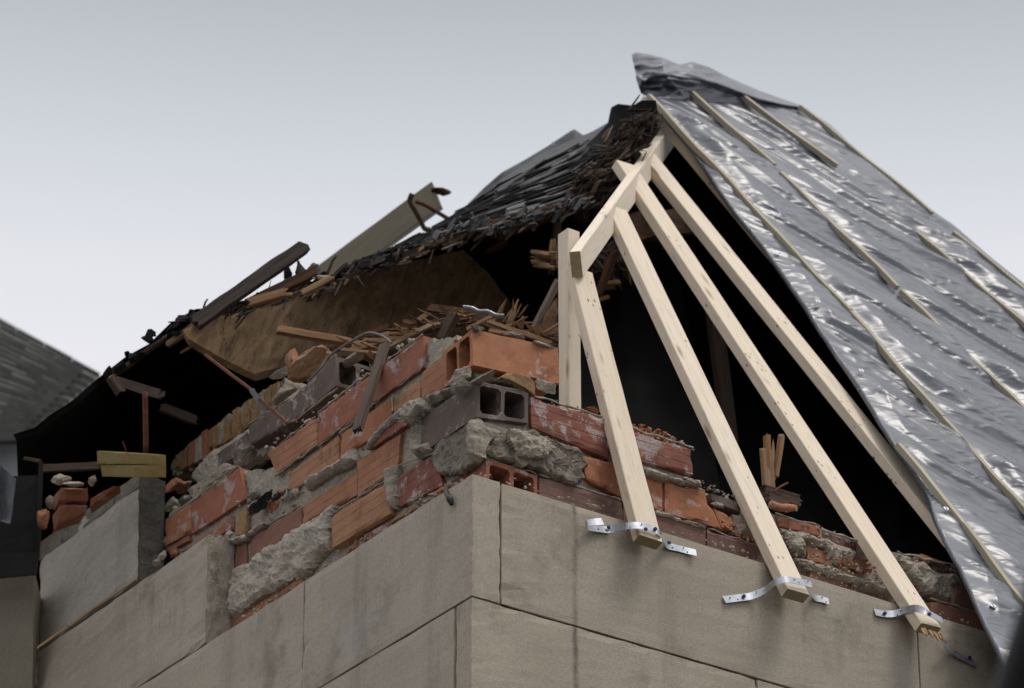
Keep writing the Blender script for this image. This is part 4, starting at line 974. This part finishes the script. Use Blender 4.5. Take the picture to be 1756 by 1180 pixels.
def strap(z,runs,label,nails,holes,hw=.0135):
    p0=runs[0][len(runs[0])//2]; root=empty('metal_strap',pt(z,p0[0],p0[1],('y',p0[2])),label,'strap',GS); Qs=[]
    for r_ in runs:
        P=[pt(z,x,y,('y',yy)) for x,y,yy in r_]; [P.__setitem__(i_,P[i_]) for i_ in ()]; o,Q=ribbon(P,hw,root); Qs+=Q
    def near(x,y):
        best=None;c=zp(z,x,y)
        for q in Qs:
            v=q-CAM; d=v.dot(fw); px=(CX+v.dot(rt)/d*F,CY-v.dot(up)/d*F); e=math.hypot(px[0]-c[0],px[1]-c[1])
            if best is None or e<best[0]: best=(e,q)
        return best[1]
    for x,y in nails: q=near(x,y); P=pt(z,x,y,('y',q.y-.003)); disc('nail',P,V((-.1,-1,.05)),.0065,mNA,root,h=.004)
    for x,y in holes: q=near(x,y); P=pt(z,x,y,('y',q.y-.0025)); disc('nail_hole',P,V((-.1,-1,.05)),.0028,mHO,root,h=.0006,K=8)
strap('H',[[(828,225,-.07),(785,228,-.065),(745,236,-.05),(748,252,-.025),(800,262,-.01),(860,268,-.008),(910,258,-.04),(960,248,-.085),(1020,246,-.102),(1085,262,-.102),(1120,285,-.098),(1143,320,-.04),(1162,350,-.01),(1210,362,-.005),(1260,375,-.006),(1314,388,-.014)]],
  'perforated metal strap with a curled left end, over the first rafter foot',[(857,256),(1171,336),(1050,266),(1100,264)],[(945,243),(882,272),(805,265),(1030,240),(970,258),(1248,361),(1192,361),(1268,384),(1130,285)])
strap('F',[[(920,1250,-.008),(1000,1240,-.007),(1100,1225,-.012),(1190,1185,-.04),(1250,1140,-.095),(1320,1118,-.122),(1400,1130,-.122),(1490,1150,-.118)],[(1493,1215,-.03),(1515,1238,-.008),(1560,1248,-.005),(1603,1262,-.008)]],
  'perforated metal strap sagging to the left of the second rafter foot',[(1048,1228)],[(960,1238),(1010,1250),(1130,1200),(1180,1190),(1290,1135),(1378,1118),(1408,1140),(1468,1130),(1560,1235),(1585,1265)])
strap('G',[[(556,728,-.006),(620,740,-.006),(680,735,-.014),(740,716,-.05),(800,706,-.10),(850,722,-.124),(900,748,-.124),(958,778,-.118)],[(962,915,-.045),(1000,948,-.02),(1050,985,-.006),(1100,1010,-.005),(1152,1030,-.010)]],
  'perforated metal strap on the third rafter foot, torn into two pieces',[(615,735),(1119,1000),(880,740)],[(598,748),(690,745),(710,722),(785,720),(870,738),(1040,962),(1028,970),(1098,1010)])
# ================================================================== loose debris
GD='splintered wood on top of the broken wall'
wood('wood_stub','K',(122,312),(505,378),14.6,42,mWS,'straight square stub of old wood poking left over the yellow brick','board',group=GD,thick=1)
wood('plank_piece','K',(420,425),(722,300),14.75,40,mWR,'red brown plank piece leaning behind the curved grey wire','board',group=GD)
wood('plank_piece','K',(540,410),(792,340),14.72,62,mWS,'twisted orange brown plank piece right behind the curved wire end','board',group=GD)
wood('stick','K',(742,398),(965,288),14.6,26,mWO,'straight brown stick rising right beside the open red tile','stick',group=GD)
wood('stick','K',(470,418),(680,442),14.45,18,mWS,'thin pale stick lying flat below the curved wire','stick',group=GD)
wood('wood_chip','K',(815,262),(925,262),14.8,30,mWS,'small flat wood chip at the left tip of the highest debris','chip','shard',group=GD)
wood('plank_piece','K',(900,262),(990,200),14.78,30,mWS,'short slanted plank piece under the top of the debris heap','board',group=GD)
wood('plank_piece','K',(975,190),(1250,232),14.75,46,mWR,'shaggy rust brown plank piece on the very top of the debris heap','board',group=GD,jag=.8)
wood('plank_piece','K',(930,300),(1180,250),14.85,60,mWD,'dark plank piece inside the debris heap above the open red tile','board',group=GD)
wood('plank_piece','K',(1040,350),(1090,250),14.6,70,mWD,'dark upright plank piece above the open red tile','board',group=GD)
wood('stick','K',(1175,306),(1305,240),14.35,20,mWS,'pale split stick above the orange corner tile','stick',group=GD)
wood('plank_piece','K',(1215,245),(1340,300),14.6,55,mWR,'brown plank piece behind the pale split stick','board',group=GD)
wood('board_piece','K',(1290,262),(1622,378),14.45,26,mWS,'long narrow board lying along the top of the orange corner tile','board',group=GD,jag=.6)
wood('board_piece','K',(1300,315),(1480,352),14.4,24,mWS,'short pale board under the long narrow one on the orange tile','board',group=GD)
TF=empty('splinter_tuft',pt('K',1430,240,('d',14.65)),'upright tuft of torn tan splinters behind the orange corner tile','splinters')
for a,b,w_ in (((1345,250),(1393,135),22),((1395,290),(1462,140),34),((1440,295),(1430,140),14),((1455,245),(1514,170),20),((1470,305),(1490,232),34),((1375,270),(1425,190),26),((1420,280),(1480,160),14),((1410,300),(1448,180),30)):
    wood('splinter','K',a,b,14.6+rnd.uniform(-.05,.08),w_,mWS,None,kind='shard',parent=TF,thick=.4)
tw=tube('twisted_lead_pipe',[pt('K',x,y,('d',14.55)) for x,y in ((1150,188),(1195,193),(1240,212),(1285,212),(1330,232),(1380,236))],.012,mGL,None,n=8,sub=8,twist=.22); tag(tw,'twisted light grey metal strip lying on top of the debris','metal strip')
wi=tube('bent_wire',[pt('C',x,y,('x',c)) for x,y,c in ((1110,108,.2),(1050,62,.2),(960,42,.18),(880,78,.16),(760,150,.14),(690,205,.12),(640,280,.10),(560,360,.09))],.0045,mWI,None); tag(wi,'bent grey wire arching over the yellow brick and purple hollow tile','wire')
heap=[]
for i in range(64):
    P=pt('K',rg.uniform(560,1290),0,('d',14.7)); x=rg.uniform(560,1620); y=(400-(x-560)*.30 if x<1150 else 245+(x-1150)*.22)+rg.gauss(0,16)
    P=pt('K',x,y,('d',14.62+rg.uniform(-.06,.12))); dr=(rt*rg.choice((-1,1))*rg.uniform(.5,1)+UPZ*rg.uniform(-.3,.35)+fh*rg.uniform(-.6,.4)).normalized(); heap.append((P,P+dr*rg.uniform(.03,.11),rg.uniform(.005,.016),rg.uniform(.003,.008)))
o=fibres('wood_splinters',heap[::2],mWR,None,11); tag(o,'fine dark splinters scattered through the debris heap on the wall top','splinters')
o=fibres('wood_splinters',heap[1::2],mWS,None,12); tag(o,'fine tan splinters scattered through the debris heap on the wall top','splinters')
st=wood('hanging_stake','C',(1062,130),(893,655),14.0,66,mWD,'dark splintered stake hanging down in front of the red tiles','stake',d2=13.62,jag=.4,wide=V((.3,-1,0)))
wood('wood_block','C',(955,190),(1010,240),14.0,50,mWR,'small brown wood block caught behind the hanging stake','block',thick=1)
# left inside
o=tube('rusty_pipe',[pt('A',x,y,('d',15.0)) for x,y in ((946,505),(950,700),(952,900))],.0105,mRU,None,n=10,sub=3); tag(o,'upright rusty iron pipe standing on the yellow green wood block','pipe')
TB=empty('treated_wood_block',hit((230,800),('d',14.72)),'yellow green treated wood block of two stacked boards below the rusty pipe','wood block')
TD=14.72
for ya,yb in ((0,1),(1,2)):
    ys=[(773,777,780),(796.5,796.5,798),(818,819,820)]
    t,b=ys[ya],ys[yb]; x=166 if ya==0 else 172
    fL=[hit((x,t[0]),('d',TD+.12)),hit((230,t[1]+(.6 if ya else 0)),('d',TD)),hit((230,b[1]-.6),('d',TD)),hit((x+(0 if ya==0 else 3),b[0]-.6),('d',TD+.12))]
    fR=hit((285,t[2]),('d',TD+.09)); dv=fR-fL[1]; dv.z=dv.z
    slab('board',fL,dv,mPT,TB,amp=.0015,bev=.002,cuts=4)
wood('wire_nail','A',(800,825),(830,910),14.6,9,mRU,'thin bent nail leaning in the top of the treated wood block','nail',kind='shard',thick=1)
wood('iron_rod','A',(1340,262),(1640,490),14.9,18,mRU,'thin rusty rod slanting down from the old timber to the metal clip','rod',thick=1,d2=14.6)
wood('iron_rod','C',(195,430),(425,628),14.5,20,mRU,'thin rusty rod lying across the purple tile below the metal clip','rod',thick=1,d2=14.3)
wood('hooked_wire','A',(1175,250),(1290,185),15.0,14,mRU,'small hooked rusty wire at the left end of the wide old timber','wire',kind='shard',thick=1)
o=slab('metal_clip',zq('C',[(178,412),(210,400),(300,545),(262,552)],('d',14.45)),fh*.004,mGL,None,amp=.001,bev=.001,cuts=3); tag(o,'small grey metal clip between two rusty rods on the left wall','clip')
wood('dark_joist','A',(740,425),(1045,520),15.4,60,mWD,'dim stub of an old joist above the rusty pipe','joist',d2=15.1,jag=.3)  # joist stubs: shade under the eave put into the dark wood colour
wood('dark_joist','A',(1070,610),(1250,680),15.5,60,mWD,'shapeless rotten joist piece right of the rusty pipe','joist',jag=.6)
wood('broken_board','R',(190,210),(300,230),15.2,26,mWD,'flat dark board stub below the broken orange board, next to the flashing','board')
wood('broken_board','R',(330,290),(760,270),15.25,60,mWD,'wide dark board behind the loose bricks at the left','board')
DG='loose bricks heaped beside the black flashing'
for q,l,m in (([(470,432),(692,428),(690,540),(474,545)],'upper brown brick of the two stacked beside the black flashing',mYR),([(474,566),(684,572),(678,640),(470,720)],'lower brown brick of the two stacked beside the black flashing',mYR)):
    a=zq('R',q,('d',14.95)); o=slab('loose_brick',a,fh*.09-rt*.04,m,None,amp=.004,bev=.004,cuts=5,edge=.01); tag(o,l,'brick',DG)
a=zq('R',[(700,520),(880,420),(935,425),(700,590)],('d',14.85)); tag(slab('loose_brick',a,fh*.06,mYR,None,amp=.003,cuts=4),'slanted reddish brick resting on the top left stone block','brick',DG)
def deb(z,x,y,rx,ry,pl,mat,label,cat='rubble',name='mortar_chunk',group=None,**k):
    o=lump(name,z,x,y,rx,ry,pl,mat,None,**k); tag(o,label,cat,group); return o
GC='loose lumps of rubble on the broken wall'
deb('R',470,375,90,52,('d',15.0),mM,'flat grey mortar chunk on top of the two stacked brown bricks')
deb('R',560,410,95,22,('d',14.92),mM,'thin pale mortar slab lying on the upper stacked brick')
deb('R',722,380,46,48,('d',15.0),mMD,'roundish dark mortar lump right of the stacked brown bricks')
deb('R',350,660,62,100,('d',14.95),mYR,'pinkish brick fragment next to the black flashing edge',name='brick_fragment')
deb('R',400,540,45,60,('d',15.05),mMD,'dark mortar lump left of the stacked brown bricks')
deb('S',230,300,100,95,('x',.20),mYR,'red and yellow brick fragment on the left beside the stone block',name='brick_fragment')
deb('S',340,310,90,60,('x',.24),mY,'yellowish brick fragment leaning under the grey mortar slab',name='brick_fragment')
o=slab('mortar_slab',zq('S',[(345,350),(720,80),(850,120),(400,430)],('x',.14)),V((.05,0,0)),mM,None,amp=.007,bev=.006,cuts=8,edge=.02); tag(o,'long flat grey mortar slab leaning above the whitewashed tile','rubble')
deb('S',200,510,80,90,('x',.16),mM,'pale crumbly mortar lump above the plain orange tile at left')
deb('S',320,450,60,50,('x',.18),mMD,'dark crumbly mortar lump under the leaning grey slab')
deb('S',1180,180,70,75,('x',.17),mM,'pale mortar lump right of the open end of the whitewashed tile')
deb('S',1200,310,65,55,('x',.17),mMD,'dark mortar lump below the pale one at the open tile end')
deb('S',1030,400,65,40,('x',.11),mMD,'round grey pebble of mortar below the open tile end')
o=lump('tar_strip','S',1130,445,120,38,('x',.09),mFL,None,rot=14,cutsn=5,amp=.5,rough=.35); tag(o,'black crumpled tar lump lying on the mortar rubble','tar')
o=lump('tar_strip','S',1290,395,62,30,('x',.09),mFL,None,rot=8,cutsn=5,amp=.5,rough=.35); tag(o,'small black tar lump at the right end of the larger one','tar')
deb('S',1430,440,130,75,('x',.13),mM,'wide grey mortar mass behind the black tar lump')
deb('S',1230,520,90,70,('x',.13),mO,'orange tile fragment below the black tar lump',name='tile_fragment')
deb('S',1050,560,110,85,('x',.13),mM,'grey mortar lump left of the orange tile fragment')
o=slab('brick_fragment',zq('S',[(855,580),(960,520),(940,790),(825,825)],('x',.10)),V((.06,0,0)),mY,None,amp=.003,bev=.005,cuts=5,edge=.015); tag(o,'pale yellow upright brick fragment above the plain brown tile','rubble')
deb('S',1010,660,70,60,('x',.13),mB,'dark reddish fragment right of the upright yellow brick fragment',name='tile_fragment')
deb('S',770,800,42,38,('x',.09),mML,'whitish round mortar pebble at the foot of the upright yellow fragment')
deb('S',150,880,70,70,('x',.12),mMD,'dark mortar lump under the plain orange tile at left')
deb('S',120,1015,52,42,('x',.06),mML,'white pebble on the ledge right of the sooty stone block end')
deb('S',55,1080,45,50,('x',.05),mM,'grey pebble beside the white pebble on the ledge')
deb('S',225,970,55,60,('x',.09),mYR,'small tan brick fragment beside the white pebble',name='brick_fragment')
deb('C',165,830,90,65,('x',.18),mMD,'smooth dark stone lump at the left end of the purple tiles')
deb('C',575,245,125,85,('x',.30),mY,'large yellow brick lump left of the purple hollow tile',name='brick_fragment',cutsn=4)
deb('C',470,250,40,100,('x',.31),mYR,'orange edged brick fragment at the left side of the yellow lump',name='brick_fragment')
deb('C',390,295,70,35,('x',.36),mML,'pale crumbled mortar on the row of upright bricks')
deb('C',400,440,85,45,('x',.33),mM,'grey mortar lump behind the left end of the purple hollow tile')
deb('C',850,215,80,25,('x',.30),mM,'flat mortar crust on top of the purple hollow tile')
deb('C',1390,175,48,40,('x',.16),mM,'grey mortar lump stuck in the open end of the top red tile')
deb('C',1350,225,40,40,('x',.13),mMD,'dark mortar lump below the open end of the top red tile')
deb('E',310,290,95,60,('x',.08),mM,'big pale mortar chunk under the orange corner tile')
deb('E',290,350,70,35,('x',.05),mML,'thin mortar crust left of the dark double cell tile')
deb('E',430,300,95,14,('x',.09),mM,'flat curled mortar slab lying on the dark double cell tile')
deb('E',560,335,130,16,('y',.13),mMD,'long sooty mortar crust over the two dark tile cells')
o=slab('yellow_brick',zq('E',[(535,290),(600,252),(740,300),(738,400)],('y',.10)),V((0,.12,0)),mY,None,amp=.004,bev=.005,cuts=6,edge=.015); tag(o,'worn yellow brick wedged under the orange corner tile','brick')
deb('E',795,350,72,42,('y',.12),mM,'angular mortar lump under the right end of the orange corner tile')
deb('E',600,50,80,25,('y',.16),mMD,'crumbly grey mortar on the orange corner tile, left part')
deb('E',790,112,75,16,('y',.14),mM,'crumbly grey mortar on the orange corner tile, right end')
deb('E',400,12,50,18,('y',.13),mMD,'dark mortar cap on the corner of the orange tile')
deb('E',1060,478,45,24,('y',.2),mO,'small orange rubble piece between the post and the first rafter',name='tile_fragment')
deb('F',700,482,75,20,('y',.09),mM,'flat mortar slab at the step of the right hand tiles')
deb('F',60,640,60,18,('y',.05),mML,'pale mortar flakes on the stone edge left of the first rafter')
# broken post and bits inside on the right wall
BP=empty('broken_stud',pt('F',1215,540,('y',.22)),'splintered tan stud standing on the wall between the second and third rafters','stud')
yy=('y',.22)
def fw_(a,b,w_,kind='beam',m=mWS,**k):
    P0,P1=pt('F',*a,yy),pt('F',*b,yy); wd=w_/3.806*13.8/F
    return beam('stud_piece',P0,P1,wd,.02,m,wide=V((1,0,0)),parent=BP,amp=.002,jag=(0,k.get('j',.02)),bev=.001) if kind=='beam' else shard('stud_piece',P0,P1,wd,.012,m,parent=BP,wide=V((1,0,0)))
fw_((1215,560),(1195,290),85); fw_((1205,400),(1198,195),38); fw_((1225,420),(1240,200),26,'s'); fw_((1255,450),(1292,200),32); fw_((1245,470),(1262,360),20,'s')
o=beam('board_piece',pt('F',1180,548,yy),pt('F',1392,610,yy),.045,.03,mWR,wide=UPZ,jag=(.01,.02),amp=.002); tag(o,'brown board piece lying at the foot of the broken stud','board')
o=beam('board_piece',pt('F',1200,590,('y',.2)),pt('F',1300,640,('y',.2)),.03,.04,mWD,wide=UPZ,jag=(.01,.02),amp=.002); tag(o,'dark board piece below the broken stud','board')
o=tube('clay_shard',[pt('F',x,y,('y',.17)) for x,y in ((1222,628),(1270,645),(1330,652),(1375,650))],.014,mO,None,n=8,rr_=.2); tag(o,'curved orange clay shard under the broken stud','shard')
deb('F',1385,655,22,32,('y',.17),mM,'small pale mortar plug at the end of the curved clay shard')
o=tube('bent_nail',[pt('F',x,y,('y',.19)) for x,y in ((1250,545),(1275,520),(1335,487))],.0035,mRU,None,n=6); tag(o,'long rusty nail sticking out at the foot of the broken stud','nail')
deb('T',1240,565,42,42,('y',.12),mM,'knobbly mortar lump near the tarpaulin edge')
deb('F',870,630,55,18,('y',.12),mM,'flat mortar flake right of the broken orange tile')
# debris on the old timber, against the sky
wood('torn_board','I',(490,745),(790,600),15.15,60,mWR,'torn orange brown board end on the wide old timber','board',jag=.9)
wood('torn_board','I',(500,740),(640,700),15.05,50,mWS,'small torn tan board bit at the left of the old timber top','board',jag=.9)
wood('torn_board','I',(780,690),(930,610),15.1,34,mWO,'narrow board lying on the old timber below the grey lump','board')
for a,b,w_,l in (((700,620),(695,535),50,'left black slate shard standing on the old timber'),((790,640),(748,512),70,'right black slate shard standing on the old timber')):
    wood('slate_shard','I',a,b,15.3,w_,mBK,l,'shard','shard',thick=.3)
deb('I',840,570,50,45,('d',15.3),mGM,'crumpled grey metal lump beside the black slate shards',name='crumpled_metal',cat='metal')
deb('I',720,640,75,45,('d',15.3),mFL,'black clod behind the torn orange board end')
deb('I',900,610,60,22,('d',15.2),mM,'pale crumbly mortar on the old timber')
# iron cramp hanging on the corner stone
o=tube('iron_hook',[pt('D',x,y,('x',c)) for x,y,c in ((1475,60,.02),(1465,95,-.01),(1485,130,-.018),(1503,175,-.012))],.008,mFL,None,n=6,rr_=.3); tag(o,'small dark iron hook hanging over the top of the corner stone','hook')
wood('wood_sliver','P',(234,993),(66,1110),14.55,5,mWO,'long thin wood sliver in the open joint under the top left stone','sliver',d2=15.0)
# ================================================================== neighbour
NB=empty('neighbour_house',hit((0,700),('d',24)),'neighbouring house with a grey shingle roof at the far left','house')
def nbp(u,v):
    a=(-260,405,25.5); b=(175,645,25.0); c=(40,760,23.2); d_=(-260,765,23.4)
    # u across, v down
    t=[a[k]+(b[k]-a[k])*u for k in range(3)]; q=[d_[k]+(c[k]-d_[k])*u for k in range(3)]
    return hit((t[0]+(q[0]-t[0])*v,t[1]+(q[1]-t[1])*v),('d',t[2]+(q[2]-t[2])*v))
sheet('roof_deck',[[(-260,407,25.6),(174,647,25.1)],[(-260,767,23.5),(39,762,23.3)]],mSH,NB,nu=4,nv=4,amp=0)
n_=(nbp(1,0)-nbp(0,0)).cross(nbp(0,1)-nbp(0,0)).normalized(); n_=n_ if n_.dot(CAM-nbp(.5,.5))>0 else -n_
NRW=26
for j in range(NRW):
    K=9
    for i in range(K):
        o_=(j%2)*.5; u0=max(0,(i-o_)/K)+.001; u1=min(1,(i+1-o_)/K)-.001
        if u1<.25: continue
        a=nbp(u0,j/NRW-.005); b=nbp(u1,j/NRW-.005); c=nbp(u1,(j+1)/NRW); d_=nbp(u0,(j+1)/NRW); L_=n_*(.035+rnd.uniform(0,.01)); l0=n_*.008
        mesh('shingle',[a+l0,b+l0,c+L_,d_+L_,c,d_],[(3,2,1,0),(2,3,5,4)],mSH,NB)
q=[hit((-160,764),('d',23.5)),hit((58,757),('d',23.4)),hit((30,1000),('d',23.5)),hit((-160,1000),('d',23.5))]
slab('gable_wall',q,fh*.1,mPA,NB,amp=0,bev=0,cuts=0)
beam('eaves_board',hit((-200,763),('d',23.2)),hit((62,752),('d',23.1)),.035,.03,mFL,wide=UPZ,parent=NB)
# ================================================================== foreground post, out of focus
P0=hit((1757,1130),('d',5.2)); dirp=(hit((1812,960),('d',5.2))-P0).normalized(); base=P0-dirp*(P0.z/dirp.z)
o=tube('leaning_post',[base,P0-dirp*.8,P0,P0+dirp*1.2],.028,mPO,None,n=16,sub=3); tag(o,'black blurred post close to the camera at the bottom right corner','post')
